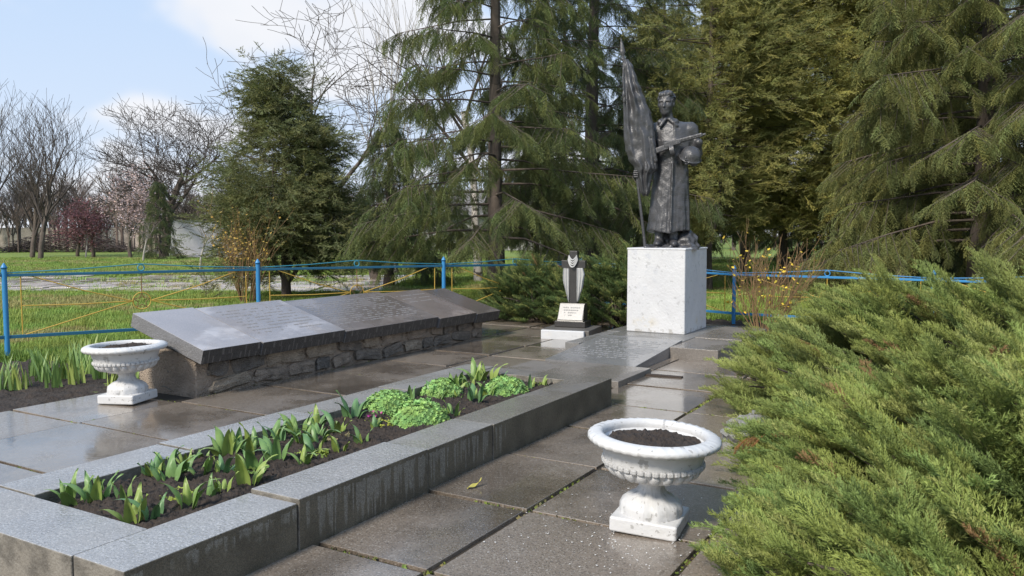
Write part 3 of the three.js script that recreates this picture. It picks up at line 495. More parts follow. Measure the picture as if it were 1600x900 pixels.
  { // helmet held at the hip: dome and flared rim
    const pr = [[0.001, 0.150], [0.05, 0.145], [0.095, 0.122], [0.128, 0.082], [0.143, 0.035], [0.146, 0.0], [0.160, -0.018], [0.166, -0.022], [0.150, -0.012], [0.134, 0.0], [0.122, 0.06], [0.06, 0.12], [0.001, 0.13]].map(([a, b]) => new THREE.Vector2(a, b));
    const h = mesh('helmet', uvOf(new THREE.LatheGeometry(pr, 36).scale(1, 1, 1.06)), metal, st); h.position.set(0.255, 1.285, 0.245); h.rotation.set(0.50, 0, -0.20);
  }
  const rock = (x, y, z) => { let d = sBox(x, y, z, [0.0, -0.02, 0.0], [0.37, 0.045, 0.33], 0.03); d = smin(d, sEll(x, y, z, [0.22, 0.04, -0.06], [0.17, 0.21, 0.2]), 0.08); d = smin(d, sEll(x, y, z, [-0.06, 0.06, -0.10], [0.18, 0.2, 0.14]), 0.06); return d + 0.025 * n3(x * 7, y * 7, z * 7); };
  mesh('rock_base', uvOf(sculpt(rock, [-0.5, -0.03, -0.42], [0.5, 0.36, 0.42], 0.014)), metal, st);
}

// ---------------------------------------------------------------- cross with shroud
{
  const c = thing('memorial_cross', 'black stone cross draped with a white shroud beside the dark juniper', 'cross', [-5.43, 0.0, -11.25], 0.16);
  const black = phys({ map: graniteDark, color: rgb(0.36, 0.36, 0.38), roughness: 0.3, ior: 1.55 }), shroud = std({ map: whiteMap, color: rgb(0.78, 0.775, 0.75), roughness: 0.7, bumpMap: whiteBump, bumpScale: 0.004 });
  mesh('plinth', planarUV(rbox(0.48, 0.09, 0.34, 0.008)), black, c).position.set(0, 0.185, 0);
  const s = new THREE.Shape(); s.moveTo(-0.15, 0); s.lineTo(0.13, 0); s.lineTo(0.13, 0.24); s.lineTo(0.03, 0.24);
  const w = mesh('plaque_wedge', planarUV(new THREE.ExtrudeGeometry(s, { depth: 0.42, bevelEnabled: false }).translate(0, 0, -0.21).rotateY(Math.PI / 2).scale(1, 1, -1)), black, c); w.position.set(0, 0.23, 0);
  w.geometry = planarUV((() => { const P = [], q = (a, b, cc, d) => P.push(...a, ...b, ...cc, ...a, ...cc, ...d), hw = 0.2, A = [-hw, 0, 0.16], B = [hw, 0, 0.16], C = [hw * 0.96, 0.26, 0.02], D = [-hw * 0.96, 0.26, 0.02], E2 = [-hw, 0, -0.12], F = [hw, 0, -0.12], G = [hw * 0.96, 0.26, -0.12], H2 = [-hw * 0.96, 0.26, -0.12]; q(A, B, C, D); q(B, F, G, C); q(F, E2, H2, G); q(E2, A, D, H2); q(D, C, G, H2); const g = new THREE.BufferGeometry(); g.setAttribute('position', new THREE.Float32BufferAttribute(P, 3)); g.computeVertexNormals(); return g; })());
  const pl = mesh('plaque', planarUV(rbox(0.385, 0.265, 0.012, 0.003, 1)), phys({ map: graniteMap, color: rgb(0.85, 0.85, 0.85), roughness: 0.35 }), w); pl.position.set(0, 0.134, 0.096); pl.rotation.x = -Math.atan2(0.14, 0.26);
  const b = [], q = rngOf(31); for (let j = 0; j < 4; j++) { let x = -0.13 + j * 0.012; while (x < 0.12 - j * 0.02) { const cw = 0.010 + q() * 0.022; if (q() < 0.85) b.push(new THREE.BoxGeometry(cw, 0.016, 0.002).translate(x + cw / 2, 0.07 - j * 0.042, 0.0062)); x += cw + 0.008; } }
  mesh('worn_lettering', mergeGeometries(b), std({ color: rgb(0.17, 0.17, 0.17), roughness: 0.6 }), w).userData.kind = 'stuff'; w.children[1].position.copy(pl.position); w.children[1].rotation.copy(pl.rotation);
  mesh('upright', planarUV(rbox(0.122, 0.84, 0.10, 0.006)), black, c).position.set(0.005, 0.87, -0.04);
  mesh('crossbar', planarUV(rbox(0.375, 0.115, 0.098, 0.006)), black, c).position.set(0.005, 1.085, -0.0402);
  // swag round the neck and two hanging ends
  for (let k = 0; k < 4; k++) { const pts = []; for (let t = 0; t <= 12; t++) { const a = (t / 12 - 0.5) * 2; pts.push(V(0.005 + a * (0.078 - k * 0.005), 1.045 + k * 0.036 + a * a * (0.12 - k * 0.016), 0.03 + (1 - a * a) * (0.030 - k * 0.004))); } mesh('shroud_swag', new MB().tube(pts, pts.map((_, i) => 0.0125 * Math.sin((i + 1) / 14 * Math.PI) ** 0.4), 7).geo(1.5), shroud, c); }
  const side = (sx) => {
    const R = 40, P = [], I = [], C = 22;
    for (let j = 0; j <= R; j++) for (let i = 0; i <= C; i++) for (const b of [0]) {
      const t = j / R, u = i / C, wTop = 0.135, jag = sx > 0 ? [0.090, 0.115, 0.098, 0.085, 0.05] : [0.088, 0.095, 0.092, 0.07, 0.035], wd = lerp(jag[Math.floor(t * 3.99)], jag[Math.floor(t * 3.99) + 1], (t * 3.99) % 1);
      P.push(sx * (0.063 + u * wd) + 0.005, 1.03 - t * (0.52 - 0.14 * u * u) , 0.012 + 0.016 * Math.sin(u * 15 + sx + t * 1.5) * (0.6 + 0.4 * t) + 0.012);
    }
    for (let j = 0; j < R; j++) for (let i = 0; i < C; i++) { const a = j * (C + 1) + i, b = a + 1, d = a + C + 1, e = d + 1; sx > 0 ? I.push(a, d, b, b, d, e) : I.push(a, b, d, b, e, d); }
    const n = P.length / 3; for (let k = 0; k < n; k++) P.push(P[k * 3], P[k * 3 + 1], P[k * 3 + 2] - 0.03); const m = I.length; for (let k = 0; k < m; k += 3) I.push(I[k] + n, I[k + 2] + n, I[k + 1] + n);
    const edge = []; for (let i = 0; i < C; i++) edge.push(i, i + 1); const loop = []; for (let i = 0; i <= C; i++) loop.push(i); for (let j = 1; j <= R; j++) loop.push(j * (C + 1) + C); for (let i = C - 1; i >= 0; i--) loop.push(R * (C + 1) + i); for (let j = R - 1; j > 0; j--) loop.push(j * (C + 1));
    for (let k = 0; k < loop.length; k++) { const a = loop[k], b = loop[(k + 1) % loop.length]; I.push(a, b, a + n, b, b + n, a + n); }
    const g = new THREE.BufferGeometry(); g.setAttribute('position', new THREE.Float32BufferAttribute(P, 3)); g.setIndex(I); g.computeVertexNormals();
    mesh('shroud_end', planarUV(g), shroud, c);
  };
  side(-1); side(1);
  mesh('white_kerb', planarUV(rbox(0.66, 0.14, 0.06, 0.012, 2)), whitewash, c).position.set(0.0, 0.062, 0.52); mesh('base_slab', planarUV(rbox(0.74, 0.14, 0.72, 0.01)), graniteWet, c).position.set(0.02, 0.066, 0.12);
}

// ---------------------------------------------------------------- urns
function urn(label, x, z, s, turn, tilt, soilTop) {
  const u = thing('stone_urn', label, 'urn', [x, 0.003, z], turn, 'white urns on the paving'); u.scale.set(s * 1.08, s, s * 1.08); u.rotation.z = tilt;
  const lathe = (pts, n = 64) => { const g = new THREE.LatheGeometry(pts.map(([a, b]) => new THREE.Vector2(a, b)), n); const p = g.attributes.position, uv = g.attributes.uv; for (let i = 0; i < p.count; i++) uv.setXY(i, Math.atan2(p.getX(i), p.getZ(i)) * 0.25, p.getY(i)); return g; };
  const foot = lathe([[0.160, 0.080], [0.163, 0.120], [0.152, 0.152], [0.120, 0.180], [0.080, 0.202], [0.066, 0.235], [0.074, 0.265], [0.105, 0.278], [0.001, 0.280]], 72), fp = foot.attributes.position;
  for (let i = 0; i < fp.count; i++) { const a = Math.atan2(fp.getX(i), fp.getZ(i)), y = fp.getY(i), k = 1 + 0.02 * Math.cos(a * 12) * smooth(0.24, 0.17, y) * smooth(0.08, 0.10, y) + 0.03 * n2(a * 2, y * 14); fp.setX(i, fp.getX(i) * k); fp.setZ(i, fp.getZ(i) * k); }
  foot.computeVertexNormals(); 
  const pg = rbox(0.345, 0.085, 0.345, 0.014, 3), pp = pg.attributes.position; for (let i = 0; i < pp.count; i++) pp.setXYZ(i, pp.getX(i) + 0.004 * n3(pp.getX(i) * 9, pp.getY(i) * 9, 1), pp.getY(i), pp.getZ(i) + 0.004 * n3(1, pp.getY(i) * 9, pp.getZ(i) * 9));
  mesh('plinth', planarUV(pg), urnPaint, u).position.y = 0.0425; mesh('foot', foot, urnPaint, u);
  const bowl = lathe([[0.09, 0.272], [0.150, 0.285], [0.205, 0.312], [0.238, 0.350], [0.252, 0.375], [0.256, 0.410], [0.272, 0.455], [0.284, 0.490], [0.262, 0.494], [0.250, 0.470], [0.235, 0.440], [0.001, 0.42]]);
  mesh('bowl', bowl, urnPaint, u);
  const rim = lathe([[0.262, 0.482], [0.300, 0.478], [0.328, 0.486], [0.341, 0.503], [0.336, 0.522], [0.312, 0.536], [0.286, 0.541], [0.268, 0.536], [0.260, 0.512], [0.262, 0.482]], 120), rp = rim.attributes.position;
  for (let i = 0; i < rp.count; i++) { const a = Math.atan2(rp.getX(i), rp.getZ(i)), rr = Math.hypot(rp.getX(i), rp.getZ(i)); if (rr > 0.3) { const k = 1 + 0.008 * Math.abs(Math.sin(a * 20)) + 0.004 * n2(a * 5, 3); rp.setX(i, rp.getX(i) * k); rp.setZ(i, rp.getZ(i) * k); rp.setY(i, rp.getY(i) + 0.0025 * Math.sin(a * 40)); } }
  rim.computeVertexNormals(); mesh('rim', rim, urnPaint, u);
  for (let k = 0; k < 44; k++) { const a = k / 44 * Math.PI * 2, m = mesh('bead', beadGeo, urnPaint, u); m.position.set(Math.sin(a) * 0.252, 0.378, Math.cos(a) * 0.252); m.rotation.y = a; }
  for (let k = 0; k < 22; k++) { const a = k / 22 * Math.PI * 2, m = mesh('gadroon', gadGeo, urnPaint, u); m.position.set(Math.sin(a) * 0.219, 0.338, Math.cos(a) * 0.219); m.rotation.set(0.75, a, 0, 'YXZ'); }
  const sg = new THREE.CircleGeometry(0.262, 64, 0, Math.PI * 2).rotateX(-Math.PI / 2); const fine = new THREE.RingGeometry(0.001, 0.262, 72, 26).rotateX(-Math.PI / 2), sp = fine.attributes.position, q = soilTop * 7;
  for (let i = 0; i < sp.count; i++) { const X = sp.getX(i), Z = sp.getZ(i), e = smooth(0.26, 0.12, Math.hypot(X - 0.03, Z)); sp.setY(i, e * 0.026 + 0.024 * fbm3(X * 9 + q, 0, Z * 9, 4) + 0.022 * Math.abs(n2(X * 26 + q, Z * 26))); }
  planarUVInPlace(fine); fine.computeVertexNormals(); mesh('soil', fine, soil, u).position.y = soilTop; return u;
}
const beadGeo = new RoundedBoxGeometry(0.035, 0.030, 0.03, 3, 0.011), gadGeo = new THREE.SphereGeometry(0.030, 12, 9).scale(0.98, 1.45, 0.8);
urn('white urn tilted slightly in front of the large juniper, nearest the camera', -1.525, -4.13, 0.96, 0.12, -0.035, 0.472);
urn('white urn at the near end of the long sloping memorial', -6.93, -4.78, 1.0, 0.32, 0.025, 0.488);

// ---------------------------------------------------------------- fence
{
  const post = (p) => V(p[0], 0, p[1]);
  const fence = (name, label, pts, tops, gap, old) => {
    const o = pts[0], f = thing(name, label, 'fence', [o[0], 0, o[1]]), rel = (p, y) => V(p[0] - o[0], y, p[1] - o[1]);
    const rod = (n, a, b, r, mat, parent = f, bend) => mesh(n, new MB().tube(bend ? [a, a.clone().lerp(b, 0.5).add(bend), b] : [a, b], bend ? [r, r, r] : [r, r], 7).geo(), mat, parent);
    pts.forEach((p, i) => { const y = tops[i] + 0.085, q = mesh('post', new THREE.CylinderGeometry(0.032, 0.032, y + 0.1, 14).translate(0, (y - 0.1) / 2, 0), bluePaint, f); q.position.copy(rel(p, 0)); const cap = mesh('post_cap', new THREE.LatheGeometry([[0.001, 0.075], [0.010, 0.066], [0.036, 0.022], [0.040, 0.0], [0.001, -0.002]].map(([a, b]) => new THREE.Vector2(a, b)), 14), bluePaint, q); cap.position.y = y; });
    for (let i = 0; i + 1 < pts.length; i++) {
      const a = rel(pts[i], tops[i]), b = rel(pts[i + 1], tops[i + 1]), dir = b.clone().sub(a), len = dir.length(); dir.normalize();
      const at = (t, y) => a.clone().lerp(b, t).add(V(0, y, 0)), yb = -gap;
      const bar = (n, y, mat, h) => { const g = rbox(len, h, 0.028, 0.004, 1); const m = mesh(n, g, mat, f); m.position.copy(at(0.5, y)); m.rotation.set(0, Math.atan2(-dir.z, dir.x), Math.asin(dir.y), 'YZX'); };
      bar('top_rail', 0, old ? blueOld : bluePaint, 0.036); bar('bottom_rail', yb, old ? blueOld : bluePaint, 0.042);
      mesh('crest_rod', new MB().tube([at(0, 0.03), at(0.25, 0.06), at(0.5, 0.115), at(0.75, 0.06), at(1, 0.03)], [0.008, 0.008, 0.008, 0.008, 0.008], 6).geo(), old ? tealPaint : bluePaint, f);
      const turn = Math.atan2(-dir.z, dir.x), ring = mesh('crest_ring', new THREE.TorusGeometry(0.042, 0.009, 8, 22), old ? tealPaint : bluePaint, f); ring.position.copy(at(0.5, 0.062)); ring.rotation.y = turn;
      const cy = yb * 0.5, R = 0.115, wheel = mesh('wheel_ring', new THREE.TorusGeometry(R, 0.0075, 8, 36), yellowPaint, f); wheel.position.copy(at(0.5, cy)); wheel.rotation.y = turn;
      const star = new MB(); for (let k = 0; k < 5; k++) { const q = (m) => { const th = Math.PI / 2 + m * Math.PI / 5, r = m % 2 ? R * 0.42 : R * 0.95; return V(Math.cos(th) * r, Math.sin(th) * r, 0); }; star.tube([q(2 * k), q(2 * k + 1)], [0.006, 0.006], 6); star.tube([q(2 * k + 1), q(2 * k + 2)], [0.006, 0.006], 6); }
      mesh('star', star.geo(), old ? rustPaint : redPaint, wheel);
      rod('hanger_rod', at(0.5, -0.01), at(0.5, cy + R), 0.007, old ? rustPaint : yellowPaint);
      for (const s of [0, 1]) {
        const e = s ? 0.945 : 0.055; rod('side_rod', at(e, 0), at(e, yb), 0.0075, yellowPaint); const hub = at(0.5, cy).lerp(at(e, cy), (R / (len * 0.445)));
        rod('spoke_rod', at(e + (s ? -0.04 : 0.04), -0.02), hub, 0.0075, yellowPaint, f, V(0, -0.02, 0)); rod('spoke_rod', at(e, cy), hub, 0.0075, yellowPaint, f, V(0, -0.012, 0)); rod('spoke_rod', at(e + (s ? -0.01 : 0.01), yb + 0.02), hub, 0.0075, yellowPaint, f);
      }
    }
  };
  fence('metal_fence', 'weathered blue rail fence with yellow rods running behind the long memorial', [[-11.5, -2.95], [-10.79, -5.77], [-9.38, -8.66], [-7.96, -11.45], [-6.77, -14.22]], [1.03, 1.03, 1.02, 1.0, 0.95], 0.79, true);
  fence('metal_fence', 'bright blue fence with a red star behind the white pedestal and juniper', [[-6.70, -14.26], [-3.79, -14.32], [-0.68, -14.05], [2.35, -13.8]], [0.94, 0.83, 0.84, 0.84], 0.68, false);
}

// ---------------------------------------------------------------- foliage pieces
const rS = rngOf(2024);
function spruceSpray(seed) { // flat drooping twig with needled side shoots, along +z
  const m = new MB(), r = rngOf(seed), L = 0.5, at = (t) => V(0.03 * Math.sin(t * 3), -0.16 * t * t, L * t);
  const shoot = (a, d, l) => { const n = Math.max(4, Math.round(l / 0.013)); for (let k = 0; k < n; k++) { const t = (k + r() * 0.5) / n, p = a.clone().addScaledVector(d, l * t); p.y -= l * t * t * 0.35; const s = V(r() - 0.5, r() - 0.5, r() - 0.5).cross(d).normalize(), e = p.clone().addScaledVector(d, 0.020).addScaledVector(s, 0.019), w = V().crossVectors(s, d).normalize(); m.dart(p, e, 0.0075, w); m.dart(p, p.clone().addScaledVector(d, 0.020).addScaledVector(s, -0.019), 0.0075, w); } };
  shoot(at(0), V(0, -0.1, 1), L * 0.98);
  for (let k = 0; k < 7; k++) for (const s of [-1, 1]) { const t = 0.1 + k * 0.12 + r() * 0.05, l = (0.23 - 0.17 * t) * (0.7 + r() * 0.5); shoot(at(t), V(s * 0.75, -0.15 - r() * 0.3, 0.62).normalize(), l); }
  return m.geo();
}
function thujaSpray(seed) { // open fan of scale-leaved branchlets, fingers hanging a little
  const m = new MB(), r = rngOf(seed), rnd = () => V(r() - 0.5, r() - 0.5, r() - 0.5), fan = (a, d, side, l, lv) => {
    const n = lv ? 5 : 7, end = a.clone().addScaledVector(d, l).add(V(0, -0.12 * l, 0)); m.blade(a, end, 0.0035, rnd().cross(d).normalize());
    for (let k = 1; k <= n; k++) for (const s of [-1, 1]) { if (r() < 0.12) continue; const t = k / (n + 0.5), p = a.clone().lerp(end, t), dd = d.clone().multiplyScalar(0.9).addScaledVector(side, s * 0.62).addScaledVector(rnd(), 0.5).normalize(), ll = l * (lv ? 0.30 : 0.46) * (1.08 - 0.7 * t) * (0.6 + 0.6 * r()); if (lv) m.blade(p, p.clone().addScaledVector(dd, ll + 0.012), 0.0042, rnd().cross(dd).normalize()); else fan(p, dd, V().crossVectors(V(0, 1, 0), dd).normalize(), ll, 1); }
  };
  fan(V(0, 0, 0), V(0, 0, 1), V(1, 0, 0), 0.34, 0); return m.geo();
}
function juniperPlume(seed) { // feathery flattened frond of scale-leaved cords, 0.34 m along +z
  const m = new MB(), r = rngOf(seed), L = 0.34, at = (t) => V(0.02 * Math.sin(t * 4 + seed), 0.07 * t - 0.09 * t * t * t, L * t), rnd = () => V(r() - 0.5, r() - 0.5, r() - 0.5), cord = (a, d, l, w) => m.blade(a, a.clone().addScaledVector(d, l), w, rnd().cross(d).normalize());
  m.tube([at(0), at(0.5), at(1)], [0.0030, 0.0022, 0.0010], 3, false);
  for (let k = 0; k < 24; k++) {
    const t = 0.05 + 0.93 * k / 24, p = at(t), sg = k % 2 ? 1 : -1, l = (0.135 - 0.10 * t) * (0.65 + 0.6 * r()), d = V(sg * (0.72 - 0.2 * t), 0.10 + (r() - 0.5) * 0.55, 0.72).normalize(), n = Math.max(3, Math.round(l / 0.012)), bend = V(0, 0.10, 0.35);
    const q = p.clone(), dd = d.clone(), ds = l / n;
    for (let j = 0; j < n; j++) {
      dd.addScaledVector(bend, 0.9 / n).normalize(); const nx = q.clone().addScaledVector(dd, ds); m.blade(q, nx.clone().addScaledVector(dd, ds * 0.4), 0.0022, rnd().cross(dd).normalize()); q.copy(nx);
      for (let s = 0; s < 3; s++) cord(q, rnd().normalize().multiplyScalar(0.62).add(dd).normalize(), (0.036 - 0.014 * j / n) * (0.5 + 0.7 * r()), 0.0021);
    }
  }
  for (let k = 0; k < 12; k++) cord(at(0.84 + k * 0.013), V((r() - 0.5) * 0.9, (r() - 0.5) * 0.6, 1).normalize(), 0.034, 0.0019);
  return m.geo();
}
const SPR = [1, 2, 3].map((s) => spruceSpray(s * 17)), THU = [1, 2, 3].map((s) => thujaSpray(s * 13)), JUN = [1, 2, 3, 4].map((s) => juniperPlume(s * 7));
const leafMat = std({ color: 0xffffff, roughness: 0.75 }), softLeaf = phys({ color: 0xffffff, roughness: 0.8, transmission: 0.25, thickness: 0 });
function scatter(parent, name, geos, mat, list) { // list of [matrix, colour]; one instanced part for each variant
  geos.forEach((g, k) => { const l = list.filter((_, i) => i % geos.length === k); if (l.length) instances(name, g, mat, l.map((e) => e[0]), l.map((e) => e[1]), parent); });
}
const tint = (c, r, v = 0.3) => { const k = 1 - v + 2 * v * r(), h = (r() - 0.5) * 0.22; return rgb(c[0] * k * (1 + h), c[1] * k, c[2] * k * (1 - h)); };

function spruce(name, label, x, z, { h, low, R, n, seed, col, tr = 0.17, dens = 1, hang = 0.95, group = 'spruces behind the fence' }) {
  const t = thing(name, label, 'spruce', [x, -0.06, z], 0, group), r = rngOf(seed), list = [], limbs = new MB();
  const pts = [], rad = []; for (let k = 0; k <= 10; k++) { pts.push(V(0.06 * n2(k * 0.4, seed), h * k / 10, 0.06 * n2(seed, k * 0.4))); rad.push(tr * (1 - 0.92 * k / 10) + (k === 0 ? tr * 0.25 : 0)); }
  mesh('trunk', new MB().tube(pts, rad, 12).geo(1.2), bark, t);
  for (let i = 0; i < n; i++) {
    const f = (i + r()) / n, y = low + (h - low) * f, L = R * Math.pow(1 - f, 0.75) * (0.65 + 0.5 * r()) + 0.15, a = i * 2.399 + r() * 0.7, dx = Math.cos(a), dz = Math.sin(a), dr = 0.12 + 0.28 * (1 - f) + r() * 0.12;
    const at = (s) => V(dx * L * s, y + L * (0.12 * s - dr * s * s * 1.1 + 0.22 * s * s * s), dz * L * s);
    limbs.tube([at(0), at(0.33), at(0.66), at(1)], [0.028 * (1.2 - f), 0.02 * (1.2 - f), 0.013, 0.004], 5, false);
    const m = Math.max(5, Math.round(L * 7 * dens));
    for (let k = 0; k < m; k++) {
      const s = 0.18 + 0.80 * Math.sqrt((k + r()) / m), p = at(s), q = k % 2 ? 1 : -1, l2 = L * (0.10 + 0.30 * r() * r() + 0.14 * (1 - s)) + 0.14, dn = hang * (0.25 + 0.9 * r() * r()), d = V(dx * (0.35 + 0.5 * r()) - q * dz * 0.85, -0.08 - dn, dz * (0.35 + 0.5 * r()) + q * dx * 0.85).normalize();
      if (r() < 0.10) continue;
      const e = p.clone().addScaledVector(d, l2).add(V(0, -0.22 * l2, 0)); limbs.tube([p, e], [0.008, 0.003], 3, false);
      const c = Math.max(3, Math.round(l2 / 0.105));
      for (let j = 0; j < c; j++) { // short sprays, ragged in length, heading out and down
        const f = (j + 0.6 * r()) / c, pp = p.clone().lerp(e, f), dd = d.clone().multiplyScalar(0.8).add(V((r() - 0.5) * 1.3, -0.15 - 0.75 * hang * r(), (r() - 0.5) * 1.3)).normalize();
        list.push([basis(pp, dd, V((r() - 0.5) * 0.8, 1, (r() - 0.5) * 0.8), (0.42 + 0.55 * r()) * (1.1 - 0.25 * f)), tint(col, r, 0.34)]);
      }
    }
    list.push([basis(at(0.9), V(dx, -0.1, dz), V(0, 1, 0), 0.7), tint(col, r)]);
  }
  mesh('limbs', limbs.geo(1), bark, t); scatter(t, 'crown', SPR, leafMat, list); return t;
}
function thuja(name, label, x, z, { h, low, R, seed, col, n = 70, per = 62, shape = 'column', group = 'thujas on the lawn', cat = 'thuja', lean = 0, tr = 0.13 }) {
  const t = thing(name, label, cat, [x, -0.06, z], 0, group), r = rngOf(seed), list = [], limbs = new MB(), lead = shape === 'multi' ? 6 : 2;
  const stems = []; for (let k = 0; k < lead; k++) { const a = r() * 6.28, o = k ? R * (shape === 'multi' ? 0.55 : 0.34) : 0, top = h * (k ? (shape === 'multi' ? 0.45 : 0.62) + 0.32 * r() : 1), pts = [], rd = []; for (let q = 0; q <= 7; q++) { const f = q / 7; pts.push(V(Math.cos(a) * o * Math.pow(Math.max(0, f - 0.16), 0.7) + lean * f + 0.08 * n2(q * 0.7, seed + k), top * f, Math.sin(a) * o * Math.pow(Math.max(0, f - 0.16), 0.7) + 0.08 * n2(seed + k, q * 0.7))); rd.push((k ? tr * 0.6 : tr) * (1 - 0.88 * f)); } stems.push({ pts, top }); }
  const tk = new MB(); for (const s of stems) tk.tube(s.pts, s.pts.map((_, q) => (s === stems[0] ? tr : tr * 0.55) * (1 - 0.88 * q / 7)), 9); mesh('trunk', tk.geo(1.3), bark, t);
  for (let i = 0; i < n; i++) {
    const s = stems[i % lead === 0 || r() < 0.4 ? 0 : Math.floor(r() * lead)], f = Math.pow((i + r()) / n, 0.85), y = low + (s.top - low) * f, k = clamp(y / s.top) * 7, i0 = Math.min(6, Math.floor(k)), c = s.pts[i0].clone().lerp(s.pts[i0 + 1], k - i0);
    const prof = shape === 'column' ? Math.pow(Math.sin(Math.PI * clamp(0.10 + 0.86 * f)), 0.6) : Math.pow(1 - f, 0.95) * 0.95 + 0.08, L = R * prof * (0.45 + 0.65 * r()) * (s === stems[0] ? 1 : 0.7), a = r() * 6.283, dx = Math.cos(a), dz = Math.sin(a), rise = 0.5 * r() - 0.05;
    const e = c.clone().add(V(dx * L, L * rise, dz * L)), mid = c.clone().lerp(e, 0.5).add(V(0, -0.05 * L, 0)); limbs.tube([c, mid, e], [0.020, 0.013, 0.005], 4, false);
    for (let q = 0; q < per; q++) {
      const u = 0.30 + 0.70 * Math.pow(r(), 0.7), p = c.clone().lerp(e, u), sp = 0.20 + 0.34 * u; p.add(V((r() - 0.5) * 2 * sp, (r() - 0.5) * 1.5 * sp, (r() - 0.5) * 2 * sp));
      list.push([basis(p, V(dx + (r() - 0.5) * 1.5, (r() - 0.45) * 1.3, dz + (r() - 0.5) * 1.5), V(r() - 0.5, r() + 0.1, r() - 0.5).normalize(), 0.85 + 0.85 * r()), tint(col, r, 0.32)]);
    }
  }
  mesh('limbs', limbs.geo(1), bark, t); scatter(t, 'crown', THU, softLeaf, list); return t;
}
function bareTree(name, label, cat, x, z, { h, seed, spread = 0.6, mat = twigDark, trunkMat, r0 = 0.12, levels = 5, fork = 0.3, lean = [0, 0], up = 0.25, group, bloom, twist = 0.35, kids = 3, thin = 0.58, shrub = 0, clear = 0.25, rmin = 0.0035 }) {
  const t = thing(name, label, cat, [x, -0.06, z], 0, group), r = rngOf(seed), tr = new MB(), tw = new MB(), ends = [];
  const grow = (p, d, l, rad, lv) => {
    const n = lv === 0 ? 6 : 4, pts = [p.clone()], rd = [rad], q = p.clone(), dd = d.clone();
    for (let k = 1; k <= n; k++) { dd.add(V((r() - 0.5) * twist, (r() - 0.5) * twist * 0.5 + up * 0.12, (r() - 0.5) * twist)).normalize(); q.addScaledVector(dd, l / n); pts.push(q.clone()); rd.push(Math.max(rmin, rad * (1 - (lv === 0 ? 0.45 : 0.55) * k / n))); }
    (lv === 0 ? tr : tw).tube(pts, rd, lv === 0 ? 9 : lv < 3 ? 5 : 3, lv === 0);
    if (lv >= levels) { ends.push(...pts.slice(1)); return; }
    const m = lv === 0 ? kids + 2 : kids + (r() < 0.4 ? 1 : 0);
    for (let k = 0; k < m; k++) {
      const f = lv === 0 ? lerp(clear, 1, (k + 0.5 * r()) / m) : lerp(0.25, 1, (k + r()) / m), w = f * n, i0 = Math.min(n - 1, Math.floor(w)), s = pts[i0].clone().lerp(pts[i0 + 1], w - i0), a = k * 2.4 + r() * 1.2, base = pts[i0 + 1].clone().sub(pts[i0]).normalize();
      const o = V(Math.cos(a), 0, Math.sin(a)); o.addScaledVector(base, -o.dot(base)).normalize();
      grow(s, base.multiplyScalar(1 - spread * 0.7).addScaledVector(o, spread).add(V(0, up, 0)).normalize(), l * (thin + 0.2 * r()) * (lv === 0 ? 0.85 : 1), Math.max(rmin * 1.1, lerp(rad, rd[n], f) * 0.62), lv + 1);
    }
  };
  if (shrub) for (let k = 0; k < shrub; k++) { const a = r() * 6.283, s = 0.12 + 0.45 * r(); grow(V(Math.cos(a) * 0.12, 0, Math.sin(a) * 0.12), V(Math.cos(a) * s, 1, Math.sin(a) * s).normalize(), h * (0.55 + 0.35 * r()), r0, Math.max(1, levels - 2)); }
  else grow(V(0, 0, 0), V(lean[0], 1, lean[1]).normalize(), h * 0.45, r0, 0);
  if (tr.i.length) mesh('trunk', tr.geo(1.5), trunkMat ?? bark, t);
  mesh('branches', tw.geo(), mat, t).userData.kind = 'stuff';
  if (bloom) { const list = []; for (const e of ends) for (let k = 0; k < bloom.per; k++) if (r() < bloom.p) list.push([basis(e.clone().add(V((r() - 0.5) * bloom.s, (r() - 0.5) * bloom.s, (r() - 0.5) * bloom.s)), V(r() - 0.5, r() - 0.5, r() - 0.5), V(0.1, 1, 0.2), bloom.k * (0.6 + 0.8 * r())), tint(bloom.col, r, 0.25)]); if (list.length) instances('blossom', PETAL, softLeaf, list.map((l) => l[0]), list.map((l) => l[1]), t); }
  return t;
}
const PETAL = (() => { const m = new MB(); for (let k = 0; k < 5; k++) { const a = k * 1.2566, d = V(Math.cos(a), 0.25, Math.sin(a)); m.blade(V(0, 0, 0), d.multiplyScalar(0.5), 0.2, V(-Math.sin(a), 0, Math.cos(a))); } return m.geo(); })();

// ---------------------------------------------------------------- trees
const SG = [0.150, 0.180, 0.060], SD = [0.112, 0.142, 0.054];
spruce('spruce_tree', 'tall spruce with a thick bare lower trunk just behind the cross', -9.2, -15.22, { h: 12.5, low: 1.5, R: 2.8, n: 104, seed: 101, col: SG, tr: 0.19, dens: 0.95 });
spruce('spruce_tree', 'tall dark spruce directly left of the soldier statue', -8.96, -19.7, { h: 14, low: 2.2, R: 2.9, n: 100, seed: 102, col: SD, tr: 0.24, dens: 0.85 });
spruce('spruce_tree', 'young dense spruce with reddish trunk left of the thick bare trunk', -15.17, -19.07, { h: 4.8, low: 0.9, R: 1.6, n: 64, seed: 103, col: SD, tr: 0.15, dens: 1.1 });
spruce('spruce_tree', 'drooping spruce at the right edge of the picture behind the juniper', -0.1, -17.2, { h: 12, low: 1.4, R: 2.8, n: 165, seed: 104, col: [0.190, 0.205, 0.066], tr: 0.2, dens: 1.25, hang: 1.0 });
spruce('spruce_tree', 'low dark spruce in the shade below the right hand thujas', 1.5, -26, { h: 10, low: 0.4, R: 3.4, n: 90, seed: 105, col: SD, tr: 0.2 });
spruce('spruce_tree', 'spruce on the lawn seen through the branches of the thick trunked one', -12.2, -24.5, { h: 11, low: 1.6, R: 2.5, n: 84, seed: 106, col: SD, tr: 0.16 });
